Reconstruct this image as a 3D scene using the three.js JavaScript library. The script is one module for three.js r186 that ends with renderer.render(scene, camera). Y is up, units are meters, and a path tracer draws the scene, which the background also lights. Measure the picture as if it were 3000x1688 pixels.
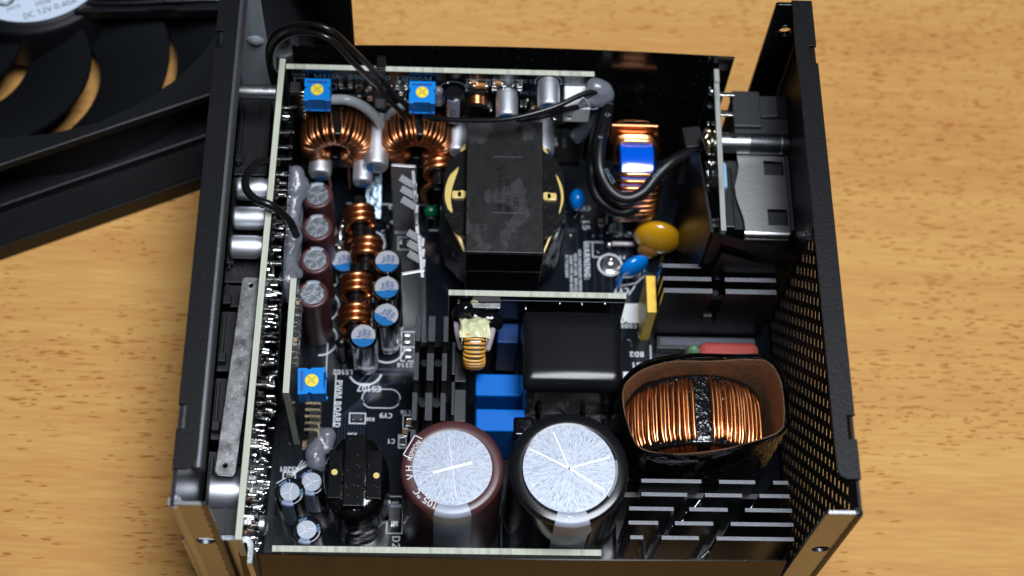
import * as THREE from 'three';
import { RoundedBoxGeometry } from 'three/addons/geometries/RoundedBoxGeometry.js';
import { TextGeometry } from 'three/addons/geometries/TextGeometry.js';
import { FontLoader } from 'three/addons/loaders/FontLoader.js';
import { MarchingCubes } from 'three/addons/objects/MarchingCubes.js';
import { mergeGeometries, mergeVertices } from 'three/addons/utils/BufferGeometryUtils.js';
import { RectAreaLightUniformsLib } from 'three/addons/lights/RectAreaLightUniformsLib.js';

// ---------------------------------------------------------------- camera, light, exposure
const S = 0.001;                                   // the builders below work in millimetres
const scene = new THREE.Scene();
const camera = new THREE.PerspectiveCamera(20.61, 1024 / 576, 0.02, 10);
camera.position.set(-0.01827, 0.44476, 0.19433);
camera.matrixAutoUpdate = true;
camera.quaternion.setFromRotationMatrix(new THREE.Matrix4().makeBasis(
  new THREE.Vector3(0.999, 0.0457, 0.0003), new THREE.Vector3(-0.02, 0.4438, -0.8959), new THREE.Vector3(-0.0411, 0.895, 0.4443)));
camera.quaternion.normalize();
camera.focus = 0.425; camera.userData.fStop = 10;

const renderer = new THREE.WebGLRenderer({ antialias: true });
renderer.setSize(1024, 576);
renderer.toneMapping = THREE.LinearToneMapping;
renderer.toneMappingExposure = 1;
renderer.shadowMap.enabled = true;
RectAreaLightUniformsLib.init();
function softbox(color, power, w, h, at, to) {
  const l = new THREE.RectAreaLight(color, power, w, h);
  l.position.set(...at); l.lookAt(...to); scene.add(l); return l;
}
softbox(0xf2f6ff, 29, 0.40, 0.24, [0.09, 0.80, 0.05], [0, 0.03, 0]);        // the big soft lamp overhead
softbox(0xdfeaff, 0.14, 0.9, 0.6, [-0.3, 0.7, 0.95], [0, 0.03, 0]);          // added fill light, stands in for the dim room on the camera side
scene.background = new THREE.Color(0.004, 0.005, 0.0065);

// ---------------------------------------------------------------- random, noise, textures
let seed = 12345;
const rnd = () => { seed = (seed * 1664525 + 1013904223) >>> 0; return seed / 4294967296; };
const rr = (a, b) => a + (b - a) * rnd();
const reseed = s => { seed = s >>> 0; };
const hash = (x, y, s) => { let h = (x * 374761393 + y * 668265263 + s * 974634777) | 0; h = Math.imul(h ^ (h >>> 13), 1274126177); return ((h ^ (h >>> 16)) >>> 0) / 4294967296; };
function vnoise(x, y, px, py, s) {
  const xi = Math.floor(x), yi = Math.floor(y), fx = x - xi, fy = y - yi, u = fx * fx * (3 - 2 * fx), v = fy * fy * (3 - 2 * fy);
  const w = (n, p) => ((n % p) + p) % p, a = w(xi, px), b = w(xi + 1, px), c = w(yi, py), d = w(yi + 1, py);
  return (hash(a, c, s) * (1 - u) + hash(b, c, s) * u) * (1 - v) + (hash(a, d, s) * (1 - u) + hash(b, d, s) * u) * v;
}
function fbm(x, y, px, py, s, o = 4) { let t = 0, a = 0.5, n = 0; for (let i = 0; i < o; i++) { t += a * vnoise(x, y, px, py, s + i); n += a; a *= 0.5; x *= 2; y *= 2; px *= 2; py *= 2; } return t / n; }
const toS = v => { v = Math.min(1, Math.max(0, v)); return 255 * (v <= 0.0031308 ? 12.92 * v : 1.055 * Math.pow(v, 1 / 2.4) - 0.055); };
function dataTex(w, h, fn, srgb) {                 // fn(u, v) -> number or [r, g, b], linear 0..1
  const d = new Uint8Array(w * h * 4);
  for (let j = 0; j < h; j++) for (let i = 0; i < w; i++) {
    const c = fn(i / w, j / h, i, j), k = (j * w + i) * 4, a = typeof c === 'number' ? [c, c, c] : c;
    for (let q = 0; q < 3; q++) d[k + q] = srgb ? toS(a[q]) : Math.min(255, Math.max(0, a[q] * 255));
    d[k + 3] = 255;
  }
  const t = new THREE.DataTexture(d, w, h, THREE.RGBAFormat);
  t.magFilter = THREE.LinearFilter; t.minFilter = THREE.LinearMipmapLinearFilter; t.generateMipmaps = true;
  t.wrapS = t.wrapT = THREE.RepeatWrapping; if (srgb) t.colorSpace = THREE.SRGBColorSpace; t.needsUpdate = true; return t;
}
function canvasTex(w, h, draw) {
  const c = document.createElement('canvas'); c.width = w; c.height = h; draw(c.getContext('2d'), w, h);
  const t = new THREE.CanvasTexture(c); t.colorSpace = THREE.SRGBColorSpace; t.anisotropy = 8; return t;
}

// ---------------------------------------------------------------- materials
const tile = (m, t) => { m.userData.tile = t; return m; };
const phys = o => new THREE.MeshPhysicalMaterial(o);
const lin = (r, g, b) => new THREE.Color().setRGB(r, g, b);
const grainBump = dataTex(256, 256, (u, v) => fbm(u * 64, v * 64, 64, 64, 3, 3));
const speckBump = dataTex(512, 512, (u, v) => { const n = vnoise(u * 150, v * 150, 150, 150, 9); return 0.3 * fbm(u * 60, v * 60, 60, 60, 4, 2) + (n > 0.8 ? (n - 0.8) * 3 : 0); });
const softBump = dataTex(256, 256, (u, v) => fbm(u * 6, v * 6, 6, 6, 21, 5));
const dustRough = dataTex(512, 512, (u, v) => { const n = vnoise(u * 200, v * 200, 200, 200, 31), s = fbm(u * 5, v * 5, 5, 5, 33, 4); return 0.18 + 0.25 * s + (n > 0.93 ? 0.4 : 0); });
const dustMap = dataTex(1024, 1024, (u, v, i, j) => { const n = hash(i >> 2, j >> 2, 77); const k = n > 0.9986 ? 0.22 : n > 0.996 ? 0.04 : 0; return [0.0035 + k, 0.0037 + k, 0.0042 + k * 1.05]; }, true);
const scratchMap = dataTex(512, 512, (u, v) => { const a = fbm(u * 8, v * 8, 8, 8, 41, 5), b = vnoise(u * 40, v * 220, 40, 220, 44), c = vnoise(u * 120, v * 40, 120, 40, 47); const k = 0.10 + 0.20 * a + 0.12 * b + (c > 0.86 ? 0.2 : 0); return [k, k, k * 1.01]; }, true);
const scratchRough = dataTex(512, 512, (u, v) => 0.2 + 0.35 * fbm(u * 10, v * 10, 10, 10, 48, 5));
const edgeMap = dataTex(1024, 64, (u, v) => { const s = fbm(u * 160, v * 3, 160, 3, 51, 3), l = vnoise(u * 24, v * 4, 24, 4, 55); const k = 0.78 + 0.3 * (s - 0.5) - (l > 0.76 ? 0.14 : 0); return [0.57 * k, 0.60 * k, 0.48 * k]; }, true);
const woodSize = 340;
const wood = (() => {
  const N = 2048, f = new Float32Array(N * N).fill(0); reseed(4711);
  for (let q = 0; q < 13500; q++) {                  // the short dark rays of beech
    const cx = rr(0, N), cy = rr(0, N), dens = fbm(cx / N * 7, cy / N * 9, 7, 9, 61, 3); if (dens < 0.36 + 0.2 * rnd()) continue;
    const L = rr(4, 14) * (rnd() < 0.12 ? 1.6 : 1), Wd = rr(1.1, 2.2), an = rr(-0.12, 0.05), k = rr(0.35, 1.0), ca = Math.cos(an), sa = Math.sin(an);
    for (let y = -9; y <= 9; y++) for (let x = -28; x <= 28; x++) {
      const a = (x * ca + y * sa) / L, b = (-x * sa + y * ca) / Wd, e = 1 - a * a - b * b; if (e <= 0) continue;
      const p = ((Math.round(cy + y) + N) % N) * N + ((Math.round(cx + x) + N) % N); f[p] = Math.max(f[p], k * Math.min(1, e * 1.6));
    }
  }
  return dataTex(N, N, (u, v, i, j) => {
    const bend = 0.012 * fbm(u * 4, v * 4, 4, 4, 71, 3), band = fbm(u * 2, (v + bend) * 46, 2, 46, 72, 4), wide = fbm(u * 2, (v + bend) * 9, 2, 9, 76, 3), fine = fbm(u * 40, v * 520, 40, 520, 79, 2);
    const k = 1 + 0.17 * (band - 0.5) + 0.08 * (wide - 0.5) + 0.16 * (fine - 0.5), t = f[j * N + i];
    return [0.56 * k * (1 - 0.42 * t), 0.303 * k * k * (1 - 0.64 * t), 0.093 * k * k * (1 - 0.8 * t)];
  }, true);
})();
const M = {
  wood: phys({ map: wood, roughness: 0.7, specularIntensity: 0.22 }),
  steel: tile(phys({ color: lin(0.30, 0.32, 0.34), metalness: 1, roughness: 0.34, bumpMap: grainBump, bumpScale: 0.00003 }), 20),
  darkSteel: tile(phys({ color: lin(0.20, 0.215, 0.23), metalness: 1, roughness: 0.30, bumpMap: grainBump, bumpScale: 0.00002 }), 14),
  innerSteel: tile(phys({ color: lin(0.05, 0.054, 0.06), metalness: 1, roughness: 0.30, bumpMap: grainBump, bumpScale: 0.00002 }), 14),
  powder: tile(phys({ color: lin(0.0055, 0.006, 0.007), roughness: 0.42, specularIntensity: 0.35, bumpMap: speckBump, bumpScale: 0.0001 }), 24),
  black: tile(phys({ color: lin(0.0045, 0.0048, 0.0055), roughness: 0.36, bumpMap: grainBump, bumpScale: 0.00003 }), 12),
  fanBlack: tile(phys({ color: lin(0.0055, 0.0065, 0.0078), roughness: 0.4, specularIntensity: 0.5, bumpMap: grainBump, bumpScale: 0.00003 }), 12),
  film: tile(phys({ map: dustMap, roughness: 0.12, specularIntensity: 0.5 }), 60),
  tape: tile(phys({ map: dustMap, roughness: 0.16, bumpMap: softBump, bumpScale: 0.00008 }), 40),
  wrap: tile(phys({ color: lin(0.0035, 0.0036, 0.004), roughness: 0.12, bumpMap: softBump, bumpScale: 0.0005 }), 40),
  rubber: phys({ color: lin(0.005, 0.0052, 0.006), roughness: 0.3 }),
  solder: phys({ color: lin(0.72, 0.72, 0.70), metalness: 1, roughness: 0.17 }),
  pin: phys({ color: lin(0.75, 0.73, 0.66), metalness: 1, roughness: 0.22 }),
  gold: phys({ color: lin(0.75, 0.62, 0.38), metalness: 1, roughness: 0.25 }),
  copper: phys({ color: lin(0.60, 0.235, 0.085), metalness: 1, roughness: 0.31, clearcoat: 0.6, clearcoatRoughness: 0.12 }),
  copperBright: phys({ color: lin(0.82, 0.36, 0.14), metalness: 1, roughness: 0.25, clearcoat: 0.6, clearcoatRoughness: 0.1 }),
  copperDark: phys({ color: lin(0.42, 0.15, 0.05), metalness: 1, roughness: 0.3, clearcoat: 0.5, clearcoatRoughness: 0.15 }),
  yellowWire: phys({ color: lin(0.62, 0.30, 0.05), roughness: 0.28, clearcoat: 0.4 }),
  core: tile(phys({ color: lin(0.004, 0.004, 0.0042), roughness: 0.25, bumpMap: softBump, bumpScale: 0.0001 }), 10),
  fr4: tile(phys({ map: edgeMap, roughness: 0.62 }), 40),
  mask: tile(phys({ color: lin(0.0035, 0.0042, 0.0055), roughness: 0.18, bumpMap: softBump, bumpScale: 0.00003 }), 30),
  alu: phys({ color: lin(0.66, 0.68, 0.72), metalness: 1, roughness: 0.36 }),
  can: tile(phys({ color: lin(0.80, 0.83, 0.88), metalness: 1, roughness: 0.52, bumpMap: grainBump, bumpScale: 0.00001 }), 10),
  scratched: tile(phys({ map: scratchMap, roughnessMap: scratchRough, metalness: 1, roughness: 1, bumpMap: softBump, bumpScale: 0.00006 }), 30),
  sheet: tile(phys({ color: lin(0.58, 0.58, 0.59), metalness: 1, roughness: 0.42, bumpMap: grainBump, bumpScale: 0.00003 }), 12),
  anod: phys({ color: lin(0.004, 0.0042, 0.0048), roughness: 0.3, specularIntensity: 0.6 }),
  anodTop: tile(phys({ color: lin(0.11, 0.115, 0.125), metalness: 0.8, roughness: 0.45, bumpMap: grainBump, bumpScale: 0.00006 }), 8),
  blue: phys({ color: lin(0.0, 0.17, 0.62), roughness: 0.36 }),
  bluePot: phys({ color: lin(0.0, 0.20, 0.62), roughness: 0.4, specularIntensity: 0.35 }),
  potMark: phys({ color: lin(0.0, 0.06, 0.25), roughness: 0.4 }),
  blueGloss: phys({ color: lin(0.0, 0.19, 0.66), roughness: 0.18, clearcoat: 1, clearcoatRoughness: 0.06 }),
  coreBlue: phys({ color: lin(0.0, 0.09, 0.62), roughness: 0.2, clearcoat: 1, clearcoatRoughness: 0.08 }),
  blueFilm: phys({ color: lin(0.0, 0.125, 0.50), roughness: 0.5, specularIntensity: 0.3 }), navy: phys({ color: lin(0.0, 0.025, 0.11), roughness: 0.4, specularIntensity: 0.4 }),
  yellow: phys({ color: lin(0.78, 0.62, 0.03), roughness: 0.4 }),
  yellowBox: phys({ color: lin(0.86, 0.55, 0.06), roughness: 0.42 }),
  mustard: phys({ color: lin(0.58, 0.29, 0.008), roughness: 0.2, clearcoat: 1, clearcoatRoughness: 0.06 }),
  red: phys({ color: lin(0.36, 0.065, 0.055), roughness: 0.24, clearcoat: 0.9, clearcoatRoughness: 0.08 }),
  green: phys({ color: lin(0.11, 0.23, 0.12), roughness: 0.4 }),
  greenDark: phys({ color: lin(0.0, 0.10, 0.045), roughness: 0.2, clearcoat: 0.8, clearcoatRoughness: 0.08 }),
  brown: phys({ color: lin(0.068, 0.024, 0.025), roughness: 0.3, specularIntensity: 0.8 }),
  sleeve: phys({ color: lin(0.006, 0.0065, 0.008), roughness: 0.14, specularIntensity: 0.8 }),
  stripe: phys({ color: lin(0.27, 0.30, 0.37), roughness: 0.34 }),
  stripeBlue: phys({ color: lin(0.16, 0.22, 0.33), roughness: 0.34 }),
  printBlue: phys({ color: lin(0.18, 0.36, 0.62), roughness: 0.4 }),
  glue: tile(phys({ color: lin(0.14, 0.15, 0.175), roughness: 0.24, clearcoat: 0.5, clearcoatRoughness: 0.1, bumpMap: softBump, bumpScale: 0.0004 }), 9),
  glueDark: phys({ color: lin(0.05, 0.06, 0.075), roughness: 0.3, clearcoat: 0.5 }),
  clearGlue: phys({ color: lin(0.42, 0.46, 0.47), roughness: 0.25, transmission: 0.35, thickness: 0, ior: 1.45 }),
  cream: tile(phys({ color: lin(0.66, 0.66, 0.40), roughness: 0.4, bumpMap: softBump, bumpScale: 0.0006 }), 8),
  bobbinYellow: phys({ color: lin(0.66, 0.50, 0.16), roughness: 0.32, clearcoat: 0.4 }),
  white: phys({ color: lin(0.72, 0.73, 0.74), roughness: 0.45 }),
  greyPlastic: phys({ color: lin(0.26, 0.31, 0.38), roughness: 0.38 }),
  lightBlue: phys({ color: lin(0.25, 0.42, 0.62), roughness: 0.35 }),
  amber: phys({ color: lin(0.38, 0.17, 0.06), roughness: 0.4 }),
  chipDark: phys({ color: lin(0.02, 0.02, 0.022), roughness: 0.35 }),
  chipTan: phys({ color: lin(0.33, 0.20, 0.10), roughness: 0.4 }),
  clear: phys({ color: lin(0.95, 0.95, 0.95), roughness: 0.08, transmission: 1, thickness: 0, ior: 1.45 }),
  paper: null,
  stripGrey: phys({ color: lin(0.085, 0.095, 0.115), roughness: 0.4, specularIntensity: 0.5 }),
  frontFilm: tile(phys({ map: dustMap, roughness: 0.14, specularIntensity: 0.3 }), 60),
  anodFace: tile(phys({ map: dustMap, roughness: 0.16, specularIntensity: 0.35 }), 60),
  louvre: tile(phys({ color: lin(0.10, 0.101, 0.105), metalness: 1, roughness: 0.5, bumpMap: grainBump, bumpScale: 0.00003 }), 12),
  aluBright: phys({ color: lin(0.52, 0.53, 0.56), metalness: 1, roughness: 0.5 }),
  wrapCrinkle: tile(phys({ color: lin(0.0035, 0.0036, 0.004), roughness: 0.13, bumpMap: softBump, bumpScale: 0.00028 }), 20),
  satin: tile(phys({ color: lin(0.10, 0.108, 0.116), metalness: 0.8, roughness: 0.4, bumpMap: speckBump, bumpScale: 0.00004 }), 24),
  barrier: tile(phys({ map: dustMap, roughness: 0.32, specularIntensity: 0.4 }), 60),
  anodDim: tile(phys({ color: lin(0.035, 0.037, 0.042), metalness: 0.5, roughness: 0.5, bumpMap: grainBump, bumpScale: 0.00008 }), 6),
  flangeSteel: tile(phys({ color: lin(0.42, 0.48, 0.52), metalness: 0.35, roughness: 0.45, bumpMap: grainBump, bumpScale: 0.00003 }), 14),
  wrapSmooth: tile(phys({ color: lin(0.0035, 0.0038, 0.0045), roughness: 0.1, bumpMap: softBump, bumpScale: 0.0004 }), 60),
  blockTape: tile(phys({ color: lin(0.0055, 0.006, 0.0072), roughness: 0.2, specularIntensity: 0.6, bumpMap: grainBump, bumpScale: 0.000006 }), 30),
  creamTwo: tile(phys({ color: lin(0.66, 0.66, 0.40), roughness: 0.4, bumpMap: softBump, bumpScale: 0.0006, side: THREE.DoubleSide }), 8),
  pinkSleeve: phys({ color: lin(0.42, 0.34, 0.38), roughness: 0.15, clearcoat: 0.8 }),
  tinBlue: tile(phys({ color: lin(0.20, 0.26, 0.31), metalness: 1, roughness: 0.3, bumpMap: softBump, bumpScale: 0.0004 }), 10),
  mustardDark: phys({ color: lin(0.22, 0.10, 0.02), roughness: 0.25, clearcoat: 0.8 }),
  sheetBright: tile(phys({ color: lin(0.66, 0.67, 0.68), metalness: 1, roughness: 0.3, bumpMap: grainBump, bumpScale: 0.00002 }), 12),
  paintSheen: tile(phys({ color: lin(0.07, 0.075, 0.08), metalness: 0.9, roughness: 0.34, bumpMap: speckBump, bumpScale: 0.00012 }), 22),
  shield: tile(phys({ color: lin(0.30, 0.30, 0.30), metalness: 1, roughness: 0.42, bumpMap: grainBump, bumpScale: 0.00002 }), 40),
  fr4Grey: tile(phys({ map: edgeMap, color: lin(0.62, 0.62, 0.72), roughness: 0.6 }), 30),
  cable: phys({ color: lin(0.006, 0.0063, 0.007), roughness: 0.38 }),
  cablePrint: phys({ color: lin(0.16, 0.22, 0.28), roughness: 0.5 }),
  powderDark: tile(phys({ color: lin(0.0035, 0.0037, 0.0042), roughness: 0.45, specularIntensity: 0.45, bumpMap: speckBump, bumpScale: 0.00008 }), 24),
  coreWet: tile(phys({ color: lin(0.005, 0.005, 0.0055), roughness: 0.14, bumpMap: speckBump, bumpScale: 0.0005 }), 70),
  greyBlack: phys({ color: lin(0.016, 0.018, 0.021), roughness: 0.42 }),
};
const paperMap = dataTex(512, 256, (u, v) => { const a = fbm(u * 30, v * 40, 30, 40, 91, 4), b = vnoise(u * 180, v * 90, 180, 90, 93); const k = 0.55 + 0.7 * a + 0.25 * (b - 0.5); return [0.30 * k, 0.155 * k, 0.075 * k]; }, true);
M.sprayed = tile(phys({ map: dataTex(128, 1024, (u, v) => { const e = 0.70 + 0.10 * fbm(u * 2, v * 16, 2, 16, 131, 4) + 0.22 * (fbm(3, v * 5, 8, 5, 137, 3) - 0.5), d = u > e && u < 0.97 ? 1 : 0; const k = 0.23 - 0.205 * d; return [k, k * 1.04, k * 1.08]; }, true), metalness: 1, roughness: 0.34, bumpMap: grainBump, bumpScale: 0.00003 }), 9.2);
M.paper = tile(phys({ map: paperMap, roughness: 0.85, bumpMap: speckBump, bumpScale: 0.0003 }), 24);

// ---------------------------------------------------------------- geometry helpers (millimetres)
const box = (w, h, d, x = 0, y = 0, z = 0, r = 0) => (r ? new RoundedBoxGeometry(w, h, d, 2, r) : new THREE.BoxGeometry(w, h, d)).translate(x, y, z);
const cyl = (r0, r1, h, x = 0, y = 0, z = 0, axis = 'y', seg = 32) => { const g = new THREE.CylinderGeometry(r1, r0, h, seg); if (axis === 'x') g.rotateZ(-Math.PI / 2); if (axis === 'z') g.rotateX(Math.PI / 2); return g.translate(x, y, z); };
const lathe = (pts, seg = 48, a = 0, l = Math.PI * 2) => new THREE.LatheGeometry(pts.map(p => new THREE.Vector2(p[0], p[1])), seg, a, l);
const ball = (r, sx = 1, sy = 1, sz = 1, x = 0, y = 0, z = 0, seg = 24) => new THREE.SphereGeometry(r, seg, Math.round(seg * 0.7)).scale(sx, sy, sz).translate(x, y, z);
const V = p => new THREE.Vector3(...p);
function sub(w, h, d, r, n = 14) {                    // a rounded box with a fine mesh, to be bent afterwards
  const g = new THREE.BoxGeometry(w, h, d, n * 2, n * 2, n * 2), p = g.attributes.position, a = w / 2 - r, b = h / 2 - r, c = d / 2 - r, nn = g.attributes.normal;
  for (let i = 0; i < p.count; i++) { const q = [p.getX(i), p.getY(i), p.getZ(i)], k = [Math.max(-a, Math.min(a, q[0])), Math.max(-b, Math.min(b, q[1])), Math.max(-c, Math.min(c, q[2]))], v = new THREE.Vector3(q[0] - k[0], q[1] - k[1], q[2] - k[2]).normalize(); p.setXYZ(i, k[0] + v.x * r, k[1] + v.y * r, k[2] + v.z * r); nn.setXYZ(i, v.x, v.y, v.z); }
  const m = mergeVertices((g.deleteAttribute('uv'), g.deleteAttribute('normal'), g), 1e-4); m.setAttribute('uv', new THREE.BufferAttribute(new Float32Array(m.attributes.position.count * 2), 2)); m.computeVertexNormals(); return m;
}
const curve = (pts, closed = false, t = 0.5) => new THREE.CatmullRomCurve3(pts.map(V), closed, 'catmullrom', t);
const tube = (pts, r, seg = 64, rad = 10, closed = false) => new THREE.TubeGeometry(curve(pts, closed), seg, r, rad, closed);
const capsuleTube = (pts, r, seg = 64, rad = 10) => merge([tube(pts, r, seg, rad), ball(r, 1, 1, 1, ...pts[0], 10), ball(r, 1, 1, 1, ...pts[pts.length - 1], 10)]);
function merge(list) { return mergeGeometries(list.map(g => { const q = g.index ? g.toNonIndexed() : g; for (const n of Object.keys(q.attributes)) if (!['position', 'normal', 'uv'].includes(n)) q.deleteAttribute(n); return q; })); }
function ext(outline, depth, holes = [], bevel = 0) {   // outline in x, y; extruded along z
  const s = outline instanceof THREE.Shape ? outline : new THREE.Shape(outline.map(p => new THREE.Vector2(p[0], p[1])));
  for (const h of holes) s.holes.push(h instanceof THREE.Path ? h : new THREE.Path(h.map(p => new THREE.Vector2(p[0], p[1]))));
  return new THREE.ExtrudeGeometry(s, { depth: depth - 2 * bevel, bevelEnabled: bevel > 0, bevelSize: bevel, bevelThickness: bevel, bevelSegments: 2, curveSegments: 16 }).translate(0, 0, bevel);
}
const circleHole = (x, y, r) => { const p = new THREE.Path(); p.absarc(x, y, r, 0, Math.PI * 2, true); return p; };
function rectShape(x0, y0, x1, y1, r = 0) {
  const s = new THREE.Shape(); s.moveTo(x0 + r, y0); s.lineTo(x1 - r, y0); if (r) s.absarc(x1 - r, y0 + r, r, -Math.PI / 2, 0); s.lineTo(x1, y1 - r); if (r) s.absarc(x1 - r, y1 - r, r, 0, Math.PI / 2);
  s.lineTo(x0 + r, y1); if (r) s.absarc(x0 + r, y1 - r, r, Math.PI / 2, Math.PI); s.lineTo(x0, y0 + r); if (r) s.absarc(x0 + r, y0 + r, r, Math.PI, Math.PI * 1.5); return s;
}
function boxUV(g, t) {
  const q = g.index ? g.toNonIndexed() : g, p = q.attributes.position, n = q.attributes.normal, uv = new Float32Array(p.count * 2);
  for (let i = 0; i < p.count; i += 3) {
    let ax = 0, ay = 0, az = 0; for (let k = 0; k < 3; k++) { ax += Math.abs(n.getX(i + k)); ay += Math.abs(n.getY(i + k)); az += Math.abs(n.getZ(i + k)); }
    for (let k = 0; k < 3; k++) { const x = p.getX(i + k), y = p.getY(i + k), z = p.getZ(i + k); const [u, v] = ay >= ax && ay >= az ? (t < 0 ? [z, x] : [x, z]) : ax >= az ? [z, y] : [x, y]; uv[(i + k) * 2] = u / Math.abs(t); uv[(i + k) * 2 + 1] = v / Math.abs(t); }
  }
  q.setAttribute('uv', new THREE.BufferAttribute(uv, 2)); return q;
}
function planeUV(g, ua, u0, u1, va, v0, v1) {        // picture stretched between two coordinates
  const p = g.attributes.position, uv = new Float32Array(p.count * 2), get = { x: 'getX', y: 'getY', z: 'getZ' };
  for (let i = 0; i < p.count; i++) { uv[i * 2] = (p[get[ua]](i) - u0) / (u1 - u0); uv[i * 2 + 1] = (p[get[va]](i) - v0) / (v1 - v0); }
  g.setAttribute('uv', new THREE.BufferAttribute(uv, 2)); return g;
}
function smin(a, b, k) { const h = Math.max(k - Math.abs(a - b), 0) / k; return Math.min(a, b) - h * h * k / 4; }
function blob(balls, k = 1.2, res = 36, lump = 0) {  // smooth union of balls and of capsules [x,y,z,r, x2,y2,z2,r2]
  let lo = [1e9, 1e9, 1e9], hi = [-1e9, -1e9, -1e9];
  for (const b of balls) for (let o = 0; o < b.length; o += 4) for (let q = 0; q < 3; q++) { lo[q] = Math.min(lo[q], b[o + q] - b[o + 3] * 1.25 - 0.3); hi[q] = Math.max(hi[q], b[o + q] + b[o + 3] * 1.25 + 0.3); }
  const c = [0, 1, 2].map(q => (lo[q] + hi[q]) / 2), R = Math.max(...[0, 1, 2].map(q => hi[q] - lo[q])) / 2 * 1.06;
  const mc = new MarchingCubes(res, new THREE.MeshBasicMaterial(), false, false, 60000); mc.isolation = 0; const half = res / 2;
  for (let z = 0; z < res; z++) for (let y = 0; y < res; y++) for (let x = 0; x < res; x++) {
    const p = [c[0] + (x - half) / half * R, c[1] + (y - half) / half * R, c[2] + (z - half) / half * R]; let d = 1e3;
    for (const b of balls) {
      let e;
      if (b.length < 8) e = Math.hypot(p[0] - b[0], p[1] - b[1], p[2] - b[2]) - b[3];
      else { const ab = [b[4] - b[0], b[5] - b[1], b[6] - b[2]], ap = [p[0] - b[0], p[1] - b[1], p[2] - b[2]]; const t = Math.min(1, Math.max(0, (ab[0] * ap[0] + ab[1] * ap[1] + ab[2] * ap[2]) / (ab[0] ** 2 + ab[1] ** 2 + ab[2] ** 2))); e = Math.hypot(ap[0] - t * ab[0], ap[1] - t * ab[1], ap[2] - t * ab[2]) - (b[3] + t * (b[7] - b[3])); }
      d = smin(d, e, k);
    }
    if (lump) d += lump * (Math.sin(p[0] * 2.1 + p[1]) * Math.sin(p[1] * 1.7 + p[2] * 1.3) + 0.5 * Math.sin(p[2] * 3.1 - p[0] * 1.9));
    mc.field[x + y * res + z * res * res] = -d;
  }
  mc.update(); const n = mc.count, g = new THREE.BufferGeometry();
  g.setAttribute('position', new THREE.BufferAttribute(mc.positionArray.slice(0, n * 3), 3)); g.setAttribute('normal', new THREE.BufferAttribute(mc.normalArray.slice(0, n * 3), 3));
  g.setAttribute('uv', new THREE.BufferAttribute(new Float32Array(n * 2), 2));
  g.scale(R, R, R).translate(...c); return boxUV(g, 10);
}
// ---------------------------------------------------------------- scene helpers
const counts = {}, done = new WeakSet();
const numbered = n => { const k = counts[n] = (counts[n] ?? -1) + 1; return k ? `${n}_${String(k).padStart(3, '0')}` : n; };
function finish(m) { m.castShadow = m.receiveShadow = true; return m; }
function prep(geo, mat, keep) { if (!done.has(geo)) { if (mat.userData.tile && !keep) geo = boxUV(geo, mat.userData.tile); geo.scale(S, S, S); done.add(geo); } return geo; }
function mesh(name, geo, mat, parent, at, rot, keep) {
  const m = finish(new THREE.Mesh(prep(geo, mat, keep), mat)); m.name = parent === scene ? numbered(name) : name;
  if (at) m.position.set(at[0] * S, at[1] * S, at[2] * S); if (rot) m.rotation.set(...rot); parent.add(m); return m;
}
const shared = (geo, mat, keep) => prep(geo, mat, keep);   // a geometry made once for many meshes
function tag(o, label, category, group, kind) { Object.assign(o.userData, { label, category }); if (group) o.userData.group = group; if (kind) o.userData.kind = kind; return o; }
function thing(name, label, category, at = [0, 0, 0], turn = 0, group) { const o = new THREE.Group(); o.name = numbered(name); o.position.set(at[0] * S, at[1] * S, at[2] * S); o.rotation.y = turn; scene.add(o); return tag(o, label, category, group); }
function solo(name, label, category, geo, mat, at, rot, group) { return tag(mesh(name, geo, mat, scene, at, rot), label, category, group); }
function copy(src, label, at, turn, group) { const c = src.clone(); c.name = numbered(src.name.replace(/_\d+$/, '')); c.userData = { ...src.userData, label }; if (group) c.userData.group = group; c.position.set(at[0] * S, at[1] * S, at[2] * S); if (turn !== undefined) c.rotation.y = turn; scene.add(c); return c; }
const font = await new FontLoader().loadAsync('fonts/droid/droid_sans_regular.typeface.json');
const PI = Math.PI, rad = d => d * PI / 180;

// ---------------------------------------------------------------- the setting: the wooden table
{
  const g = box(1500, 30, 1300, 0, -15, -60), p = g.attributes.position, uv = g.attributes.uv, a = rad(1.5);
  for (let i = 0; i < p.count; i++) { const x = p.getX(i), z = p.getZ(i); uv.setXY(i, (x * Math.cos(a) + z * Math.sin(a) + 40) / woodSize, (-x * Math.sin(a) + z * Math.cos(a) + 70) / woodSize); }
  const t = mesh('table_top', g, M.wood, scene, null, null, true);
  t.userData = { kind: 'structure', label: 'pale beech table top with short dark flecks' };
}

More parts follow.
